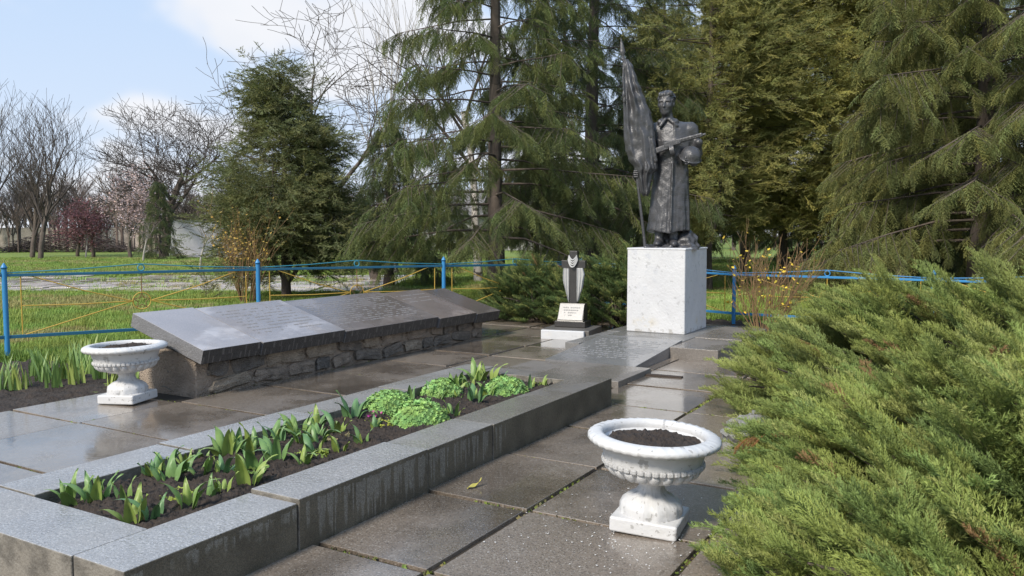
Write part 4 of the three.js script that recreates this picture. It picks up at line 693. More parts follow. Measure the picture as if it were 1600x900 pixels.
spruce('spruce_tree', 'spruce with thin lower stems behind the cross and juniper', -10.2, -28.5, { h: 12, low: 1.7, R: 2.8, n: 84, seed: 107, col: SD, tr: 0.15 });
spruce('spruce_tree', 'tiny dark spruce standing on the lawn near the white shed', -39.8, -29.7, { h: 4.4, low: 0.35, R: 1.0, n: 46, seed: 108, col: SD, tr: 0.09 });
const TG = [0.335, 0.330, 0.088], TD = [0.265, 0.270, 0.076];
thuja('thuja_tree', 'broad dark thuja with several tops beyond the left part of the fence', -14.45, -14.2, { h: 5.3, low: 0.6, R: 2.0, seed: 201, col: [0.150, 0.165, 0.050], n: 130, per: 44, shape: 'multi', tr: 0.12 });
thuja('thuja_tree', 'yellowish thuja immediately right of the soldier statue', -6.4, -21.5, { h: 10.5, low: 1.35, R: 2.4, seed: 202, col: TD, n: 130 });
thuja('thuja_tree', 'tall thuja second to the right of the statue', -5.1, -24.5, { h: 11.5, low: 1.4, R: 2.7, seed: 203, col: TG, n: 150 });
thuja('thuja_tree', 'tall airy thuja with sky showing through, middle of the right group', -3.7, -24.2, { h: 12.5, low: 1.4, R: 2.8, seed: 204, col: TG, n: 150 });
thuja('thuja_tree', 'thuja with twin stems left of the right edge spruce', -1.9, -23.6, { h: 11.5, low: 1.4, R: 2.6, seed: 205, col: TD, n: 140 });
thuja('thuja_tree', 'rear thuja between the statue and the thuja group', -8.1, -31.8, { h: 12, low: 2.2, R: 2.6, seed: 206, col: TD, n: 120 });
thuja('thuja_tree', 'rear thuja filling the gap behind the right group', -3.0, -32.1, { h: 13, low: 1.9, R: 3.0, seed: 207, col: TD, n: 130 });

const back = (src, x, z, k, turn, label) => { const c = src.clone(); c.name = numbered('background_' + (src.userData.category === 'spruce' ? 'spruce' : 'thuja')); c.position.set(x, -0.06, z); c.rotation.y = turn; c.scale.setScalar(k); c.userData = { ...src.userData, label, group: 'evergreens in the background' }; scene.add(c); };
const byLabel = (q) => scene.children.find((o) => o.userData.label?.includes(q)), sA = byLabel('low dark spruce'), sB = byLabel('seen through'), tA = byLabel('tall airy thuja');
[[sA, 5.5, -33, 1.1, 1, 'far dark spruce behind the right edge of the foreground juniper'], [sA, 0.2, -38, 1.15, 2, 'far dark spruce behind the thuja with twin stems'], [sA, -5.5, -40, 1.1, 3, 'far dark spruce behind the middle of the thuja group'], [sB, -10.5, -42, 1.1, 4, 'far spruce behind the statue'], [sA, -16, -42, 0.95, 5, 'far dark spruce between birch and thick trunk'], [sB, -21.5, -40, 0.8, 0.5, 'far spruce left of the birch trunk'], [tA, -12.5, -36, 0.9, 1.5, 'far thuja between the tall spruces'], [sA, 4.2, -24, 0.9, 2.6, 'dark spruce beyond the right edge'], [sB, -26, -38, 0.55, 2, 'small far spruce right of the old crooked tree'], [sA, 9, -40, 1.2, 0.2, 'far dark spruce beyond the right edge of the picture']].forEach((a) => back(...a));
bareTree('bare_tree', 'tall young bare poplar with pale upright stem left of the spruces', 'tree', -19.0, -24.2, { h: 13, rmin: 0.006, seed: 301, spread: 0.42, mat: twigPale, trunkMat: twigPale, r0: 0.09, levels: 3, up: 0.5, twist: 0.16, kids: 4, group: 'bare trees' });
bareTree('bare_tree', 'old crooked bare tree leaning left behind the dark thuja', 'tree', -17.8, -21.6, { h: 11.5, rmin: 0.008, seed: 302, spread: 0.72, mat: twigOld, r0: 0.19, levels: 5, up: 0.14, twist: 0.6, kids: 3, lean: [-0.5, 0.28], group: 'bare trees', thin: 0.62 });
bareTree('bare_tree', 'dark round headed bare tree standing behind the white shed', 'tree', -45.6, -34.3, { h: 11.5, rmin: 0.012, seed: 303, spread: 0.66, mat: twigDark, r0: 0.30, levels: 5, up: 0.2, twist: 0.5, kids: 4, group: 'bare trees', thin: 0.62 });
[[-52.5, -27.5, 12, 304, 'bare tree cut by the left edge of the picture'], [-45.8, -26.5, 10.5, 305, 'slim bare tree second from the left edge'], [-48.9, -27.8, 9.8, 306, 'slim bare tree between the two at the left edge'], [-62, -46, 9, 307, 'low bare tree far off above the plum bush'], [-56, -48, 9.5, 308, 'low bare tree far off behind the blossom'], [-66, -38, 10, 309, 'bare tree behind the brush pile']].forEach(([x, z, h, s, l]) => bareTree('bare_tree', l, 'tree', x, z, { h, rmin: 0.009, seed: s, spread: 0.5, mat: twigDark, r0: 0.15, levels: 4, up: 0.35, twist: 0.3, kids: 4, group: 'bare trees' }));
bareTree('plum_tree', 'reddish plum tree in bud at the far end of the lawn', 'tree', -46.2, -29.9, { h: 4.6, seed: 310, spread: 0.8, mat: twigRed, r0: 0.12, levels: 4, up: 0.12, twist: 0.4, kids: 4, clear: 0.35, bloom: { per: 2, p: 0.5, s: 0.25, k: 0.10, col: [0.22, 0.085, 0.095] } });
bareTree('plum_tree', 'second reddish plum tree left of the pale blossom', 'tree', -50.5, -31.6, { h: 4.8, seed: 311, spread: 0.8, mat: twigRed, r0: 0.12, levels: 4, up: 0.12, twist: 0.4, kids: 4, clear: 0.3, bloom: { per: 2, p: 0.4, s: 0.25, k: 0.10, col: [0.20, 0.08, 0.09] } });
bareTree('apricot_tree', 'pale pink blossoming tree left of the white shed', 'tree', -43.4, -30.4, { h: 6.0, seed: 312, spread: 0.62, mat: twigGrey, r0: 0.12, levels: 4, up: 0.3, twist: 0.4, kids: 4, clear: 0.2, bloom: { per: 3, p: 0.6, s: 0.22, k: 0.09, col: [0.62, 0.48, 0.46] } });
bareTree('apricot_tree', 'pale blossoming tree partly behind the dark round headed one', 'tree', -52.9, -38.7, { h: 6.5, seed: 313, spread: 0.6, mat: twigGrey, r0: 0.12, levels: 4, up: 0.3, twist: 0.4, kids: 4, clear: 0.2, bloom: { per: 3, p: 0.4, s: 0.22, k: 0.09, col: [0.58, 0.45, 0.43] } });
[[-45.4, -28.9, 2.1, 'young whitewashed tree on the far lawn, leftmost'], [-38.1, -27.4, 2.4, 'young whitewashed tree beside the tiny dark spruce'], [-28.4, -23.1, 2.6, 'young whitewashed tree in front of the white shed']].forEach(([x, z, h, l], k) => { const t = bareTree('sapling', l, 'tree', x, z, { h: h * 1.3, seed: 320 + k, spread: 0.5, mat: twigGrey, trunkMat: twigPale, r0: 0.05, levels: 2, up: 0.3, kids: 3, group: 'young whitewashed trees', clear: 0.6 }); });
bareTree('birch_tree', 'birch with white trunk between the two spruces', 'tree', -13.7, -21.6, { h: 12, seed: 330, spread: 0.5, mat: twigDark, trunkMat: birchBark, r0: 0.15, levels: 3, up: 0.2, twist: 0.25, kids: 4, clear: 0.6 });
// shrubs
bareTree('forsythia_bush', 'leggy tan forsythia bush beyond the left stretch of fence', 'bush', -14.06, -12.66, { h: 1.75, seed: 340, mat: twigTan, r0: 0.016, levels: 4, shrub: 20, spread: 0.4, up: 0.35, twist: 0.25, kids: 3, thin: 0.45, bloom: { per: 1, p: 0.6, s: 0.06, k: 0.05, col: [0.50, 0.34, 0.06] } });
bareTree('forsythia_bush', 'forsythia bush with yellow flowers right of the white pedestal', 'bush', -2.95, -13.0, { h: 1.25, seed: 341, mat: twigTan, r0: 0.010, levels: 4, shrub: 24, spread: 0.45, up: 0.3, twist: 0.35, kids: 3, thin: 0.45, bloom: { per: 1, p: 0.10, s: 0.05, k: 0.055, col: [0.80, 0.58, 0.04] } });
{ // brush pile
  const t = thing('brush_pile', 'heap of cut brushwood at the far left of the lawn', 'brush pile', [-61, -0.06, -37.5]), r = rngOf(350), m = new MB();
  for (let k = 0; k < 900; k++) { const x = (r() - 0.5) * 9, z = (r() - 0.5) * 3, h = 1.5 * Math.max(0.1, 1 - (x / 4.8) ** 2), y = r() * h, a = r() * 6.28, l = 0.4 + r() * 0.7; m.tube([V(x - Math.cos(a) * l, y - 0.1, z - Math.sin(a) * l), V(x, y + 0.1, z), V(x + Math.cos(a) * l, y + (r() - 0.4) * 0.5, z + Math.sin(a) * l)], [0.02, 0.016, 0.006], 3, false); }
  mesh('sticks', m.geo(), std({ color: rgb(0.075, 0.055, 0.050), roughness: 0.9 }), t).userData.kind = 'stuff'; t.rotation.y = 0.55;
}
{ // far wood: thin grey thicket closing the horizon
  const w = structure('far_wood', 'grey bare thicket along the horizon'); w.userData.kind = 'stuff';
  const r = rngOf(360), geos = [1, 2, 3].map((s) => { const m = new MB(), q = rngOf(s * 91); const g2 = (p, d, l, rad, lv) => { const e = p.clone().addScaledVector(d, l); m.tube([p, e], [rad, rad * 0.6], 3, false); if (lv < 4) for (let k = 0; k < 4; k++) g2(p.clone().lerp(e, 0.4 + 0.6 * q()), d.clone().add(V((q() - 0.5) * 1.5, (q() - 0.2) * 0.6, (q() - 0.5) * 1.5)).normalize(), l * (0.5 + 0.2 * q()), rad * 0.55, lv + 1); }; g2(V(0, 0, 0), V(0, 1, 0), 2.6, 0.10, 0); return m.geo(); });
  const list = []; for (let k = 0; k < 700; k++) { const a = -1.25 + r() * 1.75, d = 70 + r() * 44; list.push([new THREE.Matrix4().compose(V(Math.sin(a) * d, -0.1, -Math.cos(a) * d), new THREE.Quaternion().setFromAxisAngle(V(0, 1, 0), r() * 6.28), V(1, 1, 1).multiplyScalar(0.75 + r() * 0.6)), tint([0.13, 0.105, 0.095], r, 0.3)]); }
  scatter(w, 'thicket', geos, std({ color: 0xffffff, roughness: 0.95 }), list);
}
{ // shed and far walls
  const s = thing('garden_shed', 'small whitewashed shed with dark roof at the end of the lawn', 'shed', [-46.6, -0.06, -38.6], 0.75);
  mesh('wall', planarUV(rbox(4.6, 2.35, 3.2, 0.02)), whitewash, s).position.y = 1.175; const roof = mesh('roof', planarUV(rbox(4.9, 0.12, 3.6, 0.02)), std({ color: rgb(0.10, 0.085, 0.075), roughness: 0.9 }), s); roof.position.y = 2.44; roof.rotation.z = -0.05;
  mesh('window', rbox(0.5, 0.35, 0.06, 0.01), std({ color: rgb(0.03, 0.03, 0.035), roughness: 0.3 }), s).position.set(1.2, 1.1, 1.6);
  const f = thing('far_wall', 'pale grey concrete panel wall at the far left of the lawn', 'wall', [-72, -0.06, -44], 0.75);
  for (let k = 0; k < 9; k++) mesh('panel', planarUV(rbox(2.46, 1.9, 0.12, 0.02)), std({ map: paveMap, color: rgb(2.2, 2.35, 2.5), roughness: 0.9 }), f).position.set((k - 4) * 2.5, 0.95, 0);
  const h = thing('far_house', 'low pale house with grey roof glimpsed between the spruce trunks', 'house', [-36, -0.06, -62], 0.5);
  mesh('wall', planarUV(rbox(14, 2.9, 7, 0.02)), std({ map: whiteMap, color: rgb(0.62, 0.60, 0.56), roughness: 0.8 }), h).position.y = 1.45;
  const rs = new THREE.Shape(); rs.moveTo(-4.2, 0); rs.lineTo(4.2, 0); rs.lineTo(0, 2.3); mesh('roof', planarUV(new THREE.ExtrudeGeometry(rs, { depth: 14.8, bevelEnabled: false }).translate(0, 0, -7.4).rotateY(Math.PI / 2)), std({ color: rgb(0.16, 0.15, 0.145), roughness: 0.9 }), h).position.y = 2.9;
  for (let k = 0; k < 4; k++) mesh('window', rbox(1.1, 1.2, 0.08, 0.01), std({ color: rgb(0.05, 0.06, 0.07), roughness: 0.2 }), h).position.set(-4.8 + k * 3.2, 1.5, 3.5);
}

// ---------------------------------------------------------------- junipers
function juniper(label, domes, count, seed, col, sweep, group, scale = 1) {
  const [ox, oz] = [domes[0][0], domes[0][1]], t = thing('juniper_shrub', label, 'juniper', [ox, -0.03, oz], 0, group), r = rngOf(seed), list = [], stems = new MB();
  const H = (x, z) => { let h = 0; for (const [cx, cz, rx, rz, hh] of domes) { const q = ((x - cx) / rx) ** 2 + ((z - cz) / rz) ** 2; if (q < 1) h = Math.max(h, hh * Math.pow(1 - q, 0.42)); } return h; };
  const x0 = Math.min(...domes.map((d) => d[0] - d[2])), x1 = Math.max(...domes.map((d) => d[0] + d[2])), z0 = Math.min(...domes.map((d) => d[1] - d[3])), z1 = Math.max(...domes.map((d) => d[1] + d[3]));
  let n = 0, guard = 0;
  while (n < count && guard++ < count * 40) { // each branch carries a spray of plumes that lean the same way
    const x = lerp(x0, x1, r()), z = lerp(z0, z1, r()), h = H(x, z); if (h < 0.05) continue;
    const e = 0.05, gx = -(H(x + e, z) - H(x - e, z)) / (2 * e), gz = -(H(x, z + e) - H(x, z - e)) / (2 * e), steep = Math.hypot(gx, gz);
    if (r() > 0.30 + 0.22 * Math.min(steep, 3)) continue;
    const lump = n3(x * 1.5, 0, z * 1.5) * 0.26 + n3(x * 3.7, 3, z * 3.7) * 0.12, deep = r() < 0.25 ? 0.25 * r() : 0, y = Math.max(0.05, h * (1 + lump - deep) * (steep > 1.2 ? 0.30 + 0.70 * r() : 1));
    const nn = V(gx, 1.0, gz).normalize(), d = nn.clone().multiplyScalar(0.42).add(sweep).add(V((r() - 0.5) * 0.8, (r() - 0.5) * 0.35, (r() - 0.5) * 0.8)).normalize(); if (y < 0.2) d.y = Math.max(d.y, 0.05);
    const LB = (0.42 + 0.42 * r()) * scale, tip = V(x - ox, y, z - oz), side = V().crossVectors(d, V(0, 1, 0)).normalize(), c = tint(col, r, 0.24), at = (f) => tip.clone().addScaledVector(d, LB * (f - 0.8)).add(V(0, -0.10 * LB * (f - 0.5) * (f - 0.5) * 2, 0)), m = 11;
    stems.tube([at(0), at(0.5), at(0.95)], [0.007, 0.005, 0.002], 4, false);
    for (let k = 0; k < m; k++) { const f = 0.15 + 0.80 * k / (m - 1), sg = k % 2 ? 1 : -1, dd = k === m - 1 ? d.clone() : d.clone().addScaledVector(side, sg * (0.75 - 0.35 * f)).add(V(0, 0.12 + (r() - 0.4) * 0.35, 0)).normalize(), cc = r() < 0.008 ? rgb(0.24, 0.14, 0.06) : r() < 0.14 ? rgb(0.28, 0.31, 0.09) : c.clone().multiplyScalar(0.8 + 0.4 * r()), p = at(f); if (p.y < 0.02) p.y = 0.02 + 0.05 * r(); list.push([basis(p, dd, V((r() - 0.5) * 0.5, 1, (r() - 0.5) * 0.5), (1.05 - 0.45 * f) * (0.75 + 0.5 * r()) * scale), cc]); }
    n++;
  }
  for (let k = 0; k < 60 * domes.length; k++) { const [cx, cz, rx, rz, hh] = domes[k % domes.length], a = r() * 6.283, f = 0.4 + 0.55 * r(), e = V(cx + Math.cos(a) * rx * f - ox, 0.12 + hh * 0.55 * r(), cz + Math.sin(a) * rz * f - oz), b = V(cx - ox + (r() - 0.5) * 0.3, 0.0, cz - oz + (r() - 0.5) * 0.3); stems.tube([b, b.clone().lerp(e, 0.5).add(V(0, 0.12, 0)), e], [0.020, 0.013, 0.006], 5, false); }
  mesh('stems', stems.geo(1.5), bark, t).userData.kind = 'stuff'; scatter(t, 'foliage', JUN, leafMat, list); return t;
}
const JG = [0.190, 0.246, 0.060];
juniper('wide feathery green juniper spreading over the lower right foreground', [[0.42, -4.6, 1.35, 1.5, 0.82], [0.06, -3.55, 0.95, 0.85, 0.50], [1.2, -3.2, 1.2, 1.2, 0.72], [-0.15, -5.6, 1.1, 0.95, 0.66]], 540, 401, JG, V(-0.50, 0.20, 0.16), 'junipers along the right side');
juniper('tall feathery yellow green juniper behind the foreground one', [[0.1, -7.7, 1.9, 1.9, 1.04], [-0.95, -7.5, 1.0, 1.6, 0.82], [1.6, -6.3, 1.4, 1.5, 1.02]], 440, 402, [0.215, 0.262, 0.066], V(-0.60, 0.2, 0.05), 'junipers along the right side');
juniper('dark green juniper mound around the black cross', [[-5.25, -12.75, 1.10, 0.9, 1.12], [-6.9, -13.0, 1.25, 0.85, 0.84]], 400, 403, [0.090, 0.135, 0.036], V(-0.15, 0.18, 0.25), null, 0.85);

// ---------------------------------------------------------------- flower bed plants
function leafGeo(len, wid, curl, fold) {
  const g = new THREE.PlaneGeometry(1, 1, 4, 9), p = g.attributes.position;
  for (let i = 0; i < p.count; i++) { const u = p.getX(i) * 2, t = p.getY(i) + 0.5, w = wid * Math.pow(Math.sin(Math.PI * Math.pow(clamp(t * 0.94 + 0.06), 0.62)), 0.85) + 0.002, a = curl * t * t; p.setXYZ(i, u * w / 2, len * (t - 0.18 * a * t) * Math.cos(a * 0.5), len * t * Math.sin(a * 0.62) + Math.abs(u) * w * fold * (1 - 0.5 * t) + 0.006 * Math.sin(t * 9 + u * 2)); }
  g.computeVertexNormals(); return g;
}
const TL = [leafGeo(0.24, 0.056, 0.35, 0.4), leafGeo(0.22, 0.062, 0.6, 0.35), leafGeo(0.18, 0.046, 0.25, 0.5), leafGeo(0.25, 0.044, 0.95, 0.4), leafGeo(0.19, 0.034, 0.4, 0.45)];
const tulipMats = [[0.175, 0.30, 0.10], [0.14, 0.265, 0.105], [0.205, 0.32, 0.09], [0.27, 0.36, 0.09]].map((c) => phys({ color: rgb(...c), roughness: 0.42, transmission: 0.22, thickness: 0, ior: 1.4 }));
const spots = [[-4.12, -2.47], [-4.11, -2.66], [-4.04, -2.46], [-3.95, -2.51], [-3.84, -2.61], [-3.55, -2.45], [-3.49, -2.52], [-4.1, -2.97], [-4.13, -3.07], [-4.11, -3.2], [-4.13, -3.33], [-4.0, -3.05], [-3.85, -3.11], [-3.47, -2.71], [-3.5, -2.86], [-3.51, -2.96], [-3.91, -2.93], [-4.13, -3.6], [-4.08, -3.72], [-4.05, -3.45], [-3.96, -3.56], [-3.51, -3.13], [-3.76, -3.18], [-4.12, -3.9], [-4.02, -3.86], [-3.72, -3.54], [-4.1, -4.11], [-4.0, -4.02], [-3.5, -3.56], [-3.61, -3.77], [-4.02, -4.61], [-4.1, -4.3], [-3.9, -4.1], [-3.86, -3.91], [-3.54, -3.92], [-3.51, -4.11], [-3.73, -4.5], [-4.1, -5.4], [-4.0, -5.62], [-3.9, -5.5], [-4.1, -6.1], [-3.8, -5.67], [-4.05, -6.35], [-3.99, -6.12], [-3.59, -5.6], [-4.02, -6.5], [-3.47, -5.1], [-3.47, -6.32], [-3.41, -6.45], [-3.72, -3.38], [-3.85, -6.41], [-3.7, -6.2], [-3.62, -5.85], [-3.95, -5.85], [-3.85, -4.25], [-3.78, -3.98]];
{
  const r = rngOf(500), big = new Set([19, 25, 30, 42, 44, 45, 53, 3, 26]);
  for (const q of spots) q[0] = Math.max(q[0], -4.12);
  const ORD = 'foremost second third fourth fifth sixth seventh eighth ninth tenth eleventh twelfth thirteenth fourteenth fifteenth sixteenth seventeenth eighteenth nineteenth twentieth twenty-first twenty-second twenty-third twenty-fourth twenty-fifth twenty-sixth'.split(' ');
  const rowOf = (x) => x < -3.98 ? 'left' : x < -3.64 ? 'middle' : 'right', named = {};
  for (const w of ['left', 'middle', 'right']) spots.filter(([x]) => rowOf(x) === w).sort((a, b) => b[1] - a[1]).forEach((q, k) => { named[q.join()] = w === 'middle' ? `${ORD[k]} tulip plant from the front along the middle of the flower bed` : `${ORD[k]} tulip plant from the front along the ${w} kerb of the flower bed`; });
  spots.forEach(([x, z], i) => {
    const s = (big.has(i) ? 1.12 : 0.60 + 0.46 * r()), t = thing('tulip_plant', named[[x, z].join()], 'tulip', [x, 0.17, z], r() * 6.28, 'tulips in the flower bed'); t.scale.set(s, s, s);
    const n = big.has(i) ? 6 : 3 + Math.floor(r() * 3), m = tulipMats[Math.floor(r() * 3.3)];
    for (let k = 0; k < n; k++) { const l = mesh('leaf', TL[Math.floor(r() * 5)], r() < 0.8 ? m : tulipMats[3], t), a = k * 2.2 + r(); l.rotation.set(0.05 + 0.40 * r(), a, (r() - 0.5) * 0.3, 'YXZ'); l.position.set(Math.sin(a) * 0.012, -0.02 + 0.015 * r(), Math.cos(a) * 0.012); const q = 0.8 + 0.4 * r(); l.scale.set(q, q, q); }
  });
  // sedum cushions: rosettes on a dome
  const ros = (() => { const m = new MB(); for (let k = 0; k < 13; k++) { const a = k * 2.4, u = k / 13, o = V(Math.cos(a), 0, Math.sin(a)); m.blade(V(0, 0.004 * k * 0.2, 0), o.clone().multiplyScalar(0.026 * (1 - 0.55 * u)).add(V(0, 0.006 + 0.018 * u, 0)), 0.0068, V(-o.z, 0.0, o.x)); } return m.geo(); })();
  [[-4.02, -5.02, 0.185, 'bushy green sedum cushion beside the left kerb, nearer of two'], [-4.02, -5.75, 0.16, 'bushy green sedum cushion beside the left kerb, farther of two'], [-3.57, -4.82, 0.20, 'largest bushy green sedum cushion beside the right kerb'], [-3.56, -6.05, 0.175, 'bushy green sedum cushion near the far end of the bed']].forEach(([x, z, R, l], i) => {
    const t = thing('sedum_plant', l, 'sedum', [x, 0.165, z], 0, 'sedum cushions in the flower bed'), list = [], q = rngOf(510 + i), n = 210;
    mesh('cushion_core', new THREE.IcosahedronGeometry(R * 0.80, 3).scale(1, 0.74, 1), std({ color: rgb(0.25, 0.42, 0.13), roughness: 0.95 }), t);
    for (let k = 0; k < n; k++) { const u = (k + 0.5) / n, ph = Math.acos(1 - u), a = k * 2.39996, nn = V(Math.sin(ph) * Math.cos(a), Math.cos(ph), Math.sin(ph) * Math.sin(a)), rr = R * (0.90 + 0.16 * q()); const m = basis(V(nn.x * rr, nn.y * rr * 0.86, nn.z * rr), V(q() - 0.5, 0, q() - 0.5), nn, 0.8 + 0.45 * q()); m.multiply(new THREE.Matrix4().makeRotationY(q() * 6)); const up = V(nn.x, nn.y + 0.25, nn.z).normalize(), x2 = V(1, 0, 0).cross(up).normalize(), z2 = up.clone().cross(x2); list.push([new THREE.Matrix4().makeBasis(x2.multiplyScalar(1).cross(up).negate(), up, z2.cross(up)).scale(V(1, 1, 1).multiplyScalar(1.15 + 0.5 * q())).setPosition(nn.x * rr, nn.y * rr * 0.86, nn.z * rr), tint([0.22, 0.38, 0.11], q, 0.3)]); }
    instances('rosettes', ros, leafMat, list.map((e) => e[0]), list.map((e) => e[1]), t);
  });
  // low yellow-green ground cover and a pink primula
  const low = (x, z, R, n, c, label, name) => { const t = thing(name, label, 'plant', [x, 0.185, z]), list = [], q = rngOf(Math.round(x * -997 + z * 31)); for (let k = 0; k < n; k++) { const a = q() * 6.28, d = R * Math.sqrt(q()); list.push([basis(V(Math.cos(a) * d, 0.012 * q(), Math.sin(a) * d), V(q() - 0.5, 0.3, q() - 0.5), V(0, 1, 0), 0.05 * (0.6 + 0.7 * q())), tint(c, q, 0.3)]); } instances('leaves', PETAL, leafMat, list.map((e) => e[0]), list.map((e) => e[1]), t); return t; };
  low(-3.78, -4.66, 0.13, 130, [0.32, 0.36, 0.05], 'low yellow green clump with pink flowers beside the largest sedum', 'primula_plant');
  { const t = scene.children[scene.children.length - 1], q = rngOf(5), l = []; for (let k = 0; k < 9; k++) l.push([basis(V(-0.10 + (q() - 0.5) * 0.12, 0.045 + 0.02 * q(), -0.03 + (q() - 0.5) * 0.14), V(q() - 0.5, 0.6, q() - 0.5), V(0, 1, 0), 0.024), tint([0.50, 0.06, 0.32], q, 0.2)]); instances('flowers', PETAL, leafMat, l.map((e) => e[0]), l.map((e) => e[1]), t); }
  low(-3.68, -2.80, 0.10, 90, [0.20, 0.25, 0.04], 'small yellow green ground cover patch near the front of the bed', 'ground_cover'); low(-3.72, -3.30, 0.13, 120, [0.13, 0.22, 0.045], 'green leafy patch between the tulips in mid bed', 'ground_cover'); low(-3.5, -6.45, 0.13, 110, [0.17, 0.21, 0.04], 'olive ground cover at the far end of the bed', 'ground_cover'); low(-3.62, -3.75, 0.10, 80, [0.32, 0.40, 0.07], 'bright yellow green rosette beside the tulips', 'ground_cover'); low(-3.85, -4.15, 0.14, 70, [0.20, 0.17, 0.09], 'dry brownish ground cover in the middle of the bed', 'ground_cover');
}
{ // iris and daylily clumps in the soil left of the urn
  const r = rngOf(520), blade = (h, w, lean) => { const g = new THREE.PlaneGeometry(1, 1, 1, 5), p = g.attributes.position; for (let i = 0; i < p.count; i++) { const t = p.getY(i) + 0.5; p.setXYZ(i, p.getX(i) * w * (1 - t ** 2.2) + 0.0005, h * t, lean * t * t); } g.computeVertexNormals(); return g; }, B = [blade(0.30, 0.026, 0.06), blade(0.34, 0.022, 0.14), blade(0.24, 0.026, 0.03)];
  const mats = [[0.26, 0.38, 0.095], [0.20, 0.32, 0.09], [0.33, 0.41, 0.11]].map((c) => phys({ color: rgb(...c), roughness: 0.5, transmission: 0.25, thickness: 0 }));
  for (let k = 0; k < 48; k++) {
    const x = -7.72 - r() * 1.75, z = -4.55 - r() * 1.7 - (x < -8.4 ? 0 : 0.25), t = thing('iris_plant', 'iris clump with fresh sword shaped leaves in the soil left of the urn', 'iris', [x, -0.045, z], r() * 6.28, 'irises beside the memorial'), n = 8 + Math.floor(r() * 5), m = mats[Math.floor(r() * 3)], s = 0.75 + 0.4 * r(); t.scale.set(s, s, s);
    for (let q = 0; q < n; q++) { const l = mesh('leaf', B[Math.floor(r() * 3)], m, t); l.position.set((r() - 0.5) * 0.17, 0, (r() - 0.5) * 0.11); l.rotation.set((r() - 0.5) * 0.3, (r() - 0.5) * 1.6, (r() - 0.5) * 0.35, 'YXZ'); }
  }
}
{ // half hidden stones at the juniper's edge, dead fronds, a fallen leaf, weeds in the joints, paint flecks
  const r = rngOf(530);
  for (const [x, z, s, l] of [[-1.43, -6.1, 0.22, 'grey lichened boulder half under the juniper edge'], [-1.12, -6.75, 0.20, 'second grey boulder farther back under the juniper edge']]) { const g = new THREE.IcosahedronGeometry(1, 4), p = g.attributes.position; for (let i = 0; i < p.count; i++) { const a = V().fromBufferAttribute(p, i); a.multiplyScalar(1 + 0.28 * n3(a.x * 1.4 + x, a.y * 1.4, a.z * 1.4) + 0.06 * n3(a.x * 6, a.y * 6, a.z * 6)); p.setXYZ(i, a.x * s, a.y * s * 0.8, a.z * s); } g.computeVertexNormals(); const m = mesh('boulder', planarUV(g), phys({ map: graniteMap, color: rgb(0.72, 0.72, 0.68), roughness: 0.85, bumpMap: grainBump, bumpScale: 0.01 })); m.position.set(x, 0.06, z); dress(m, l, 'boulder'); }
  const df = thing('dead_branch', 'dead rust brown juniper frond lying in the green one', 'branch', [-0.85, 0.50, -4.35]), dl = []; for (let k = 0; k < 16; k++) dl.push([basis(V((k / 16 - 0.5) * 0.42, 0.04 * Math.sin(k / 5), (r() - 0.5) * 0.05), V(k < 4 ? -0.6 : 1, k < 4 ? -0.8 : -0.15, (r() - 0.5) * 0.6), V(0, 1, 0), 0.28 + 0.1 * r()), tint([0.26, 0.125, 0.048], r, 0.25)]); instances('fronds', JUN[0], leafMat, dl.map((e) => e[0]), dl.map((e) => e[1]), df);
  const lf = mesh('fallen_leaf', leafGeo(0.13, 0.030, 0.5, 0.3), phys({ color: rgb(0.40, 0.36, 0.08), roughness: 0.6 })); lf.rotation.set(-1.5, 0, 0.9, 'YXZ'); lf.position.set(-2.72, 0.008, -4.16); lf.rotation.y = -1.2; dress(lf, 'yellow fallen leaf on the paving beside the kerb', 'leaf');
  const w = [], wc = []; for (let k = 0; k < 1300; k++) { const along = r() < 0.5; let x, z; if (along) { x = [-2.22, -1.2, -6.5][Math.floor(r() * 3)]; z = -2 - r() * 6; } else { x = r() < 0.7 ? -2.9 + r() * 1.8 : -6.8 + r() * 2.2; z = -3.05 - 0.975 * Math.floor(r() * 5) + 0; } if (n2(x * 1.3, z * 1.3) < -0.05) continue; w.push(basis(V(x + (r() - 0.5) * 0.02, -0.012, z + (r() - 0.5) * 0.02), V(r() - 0.5, 0.8, r() - 0.5), V(0.1, 1, 0), 0.018 + 0.03 * r() * r())); wc.push(tint(r() < 0.5 ? [0.17, 0.22, 0.04] : [0.13, 0.12, 0.05], r, 0.35)); }
  const wd = new THREE.Group(); wd.name = 'joint_weeds'; dress(wd, 'tiny green weeds sprouting in the paving joints', 'weeds', null, 'stuff'); scene.add(wd); instances('sprouts', PETAL, leafMat, w, wc, wd);
  const fl = [], fg = new THREE.CylinderGeometry(0.006, 0.005, 0.0015, 6); for (let k = 0; k < 230; k++) { const a = r() * 6.28, d = 0.15 + 0.70 * Math.pow(r(), 1.6); fl.push(new THREE.Matrix4().compose(V(-1.5 + Math.cos(a) * d, 0.006, -3.95 + Math.sin(a) * d), new THREE.Quaternion().setFromAxisAngle(V(0, 1, 0), r() * 6), V(0.3 + r() * 0.8, 1, 0.25 + r() * 0.5))); }
  const fk = new THREE.Group(); fk.name = 'paint_flecks'; dress(fk, 'flecks of white paint scattered round the near urn', 'flecks', null, 'stuff'); scene.add(fk); instances('flecks', fg, std({ color: rgb(0.75, 0.75, 0.74), roughness: 0.6 }), fl, null, fk);
}
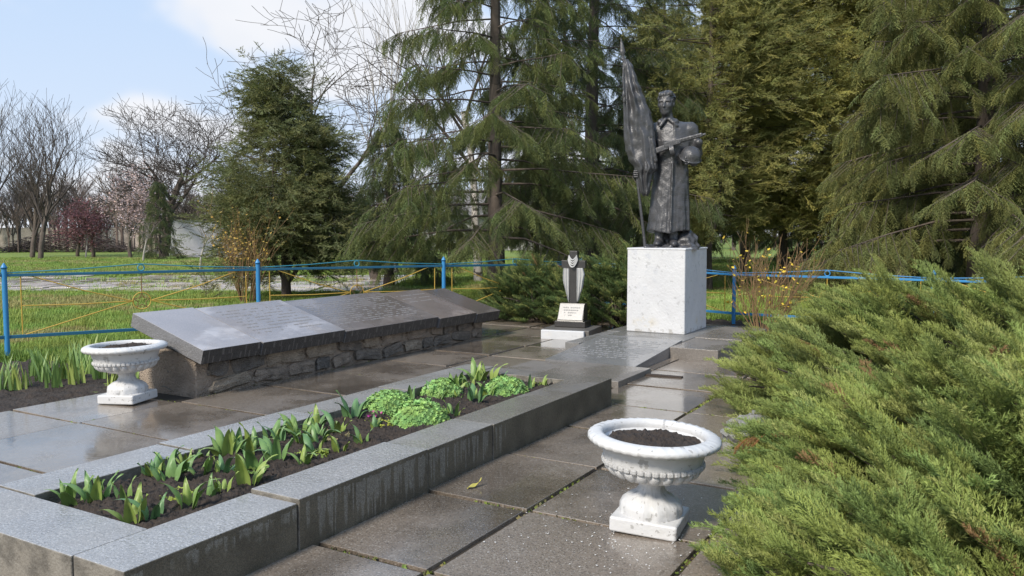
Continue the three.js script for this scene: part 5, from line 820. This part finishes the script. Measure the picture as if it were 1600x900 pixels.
{ // lawn grass
  const tuft = (s, n, h) => { const m = new MB(), r = rngOf(s); for (let k = 0; k < n; k++) { const a = r() * 6.28, d = 0.10 * Math.sqrt(r()), x = Math.cos(a) * d, z = Math.sin(a) * d, b = r() * 6.28, l = h * (0.5 + 0.7 * r()); m.dart(V(x, 0, z), V(x + Math.cos(b) * l * 0.5, l, z + Math.sin(b) * l * 0.5), 0.0055, V(-Math.sin(b), 0, Math.cos(b))); } return m.geo(); };
  const G = [tuft(1, 40, 0.075), tuft(2, 40, 0.06), tuft(3, 32, 0.095)], r = rngOf(540), list = [], yaw = Math.atan(740 / 1280);
  while (list.length < 100000) {
    const d = 9.2 * Math.pow(48 / 9.2, r()), u = (r() - 0.5) * 1.45, x = -Math.sin(yaw) * d + Math.cos(yaw) * u * d, z = -Math.cos(yaw) * d - Math.sin(yaw) * u * d;
    const inPlot = z > -14.3 + Math.max(0, -6.8 - x) * 2.2 && x > -12; if (inPlot && !(z < -12.4)) { if (!(x < -9.0 && z < -6)) continue; } if (x > -8.6 && z > -15.0) continue;
    const a = n2(x * 0.22, z * 0.22), b = n2(x * 0.9 + 9, z * 0.9), ax = (x + 25.6) * 0.866 - (z + 11.0) * 0.5, av = -(x + 25.6) * 0.5 - (z + 11.0) * 0.866; if (ax > -2.5 && ax < 13.3 && av > -0.9 && av < 7.6 && r() < 0.97) continue;
    const c = a + 0.5 * b > 0.45 ? [0.30, 0.28, 0.10] : [0.215 + 0.03 * b, 0.305 + 0.03 * a, 0.055]; const k = Math.min(2.4, 0.8 + d / 26) * (0.7 + 0.6 * r());
    list.push([new THREE.Matrix4().compose(V(x, -0.062, z), new THREE.Quaternion().setFromAxisAngle(V(0, 1, 0), r() * 6.28), V(k, Math.min(1.4, k) * (0.7 + 0.5 * r()), k)), tint(c, r, 0.25)]);
  }
  const g = new THREE.Group(); g.name = 'lawn_grass'; dress(g, 'short spring grass covering the lawn beyond the fence', 'grass', null, 'stuff'); scene.add(g); scatter(g, 'blades', G, leafMat, list);
}
renderer.render(scene, camera);
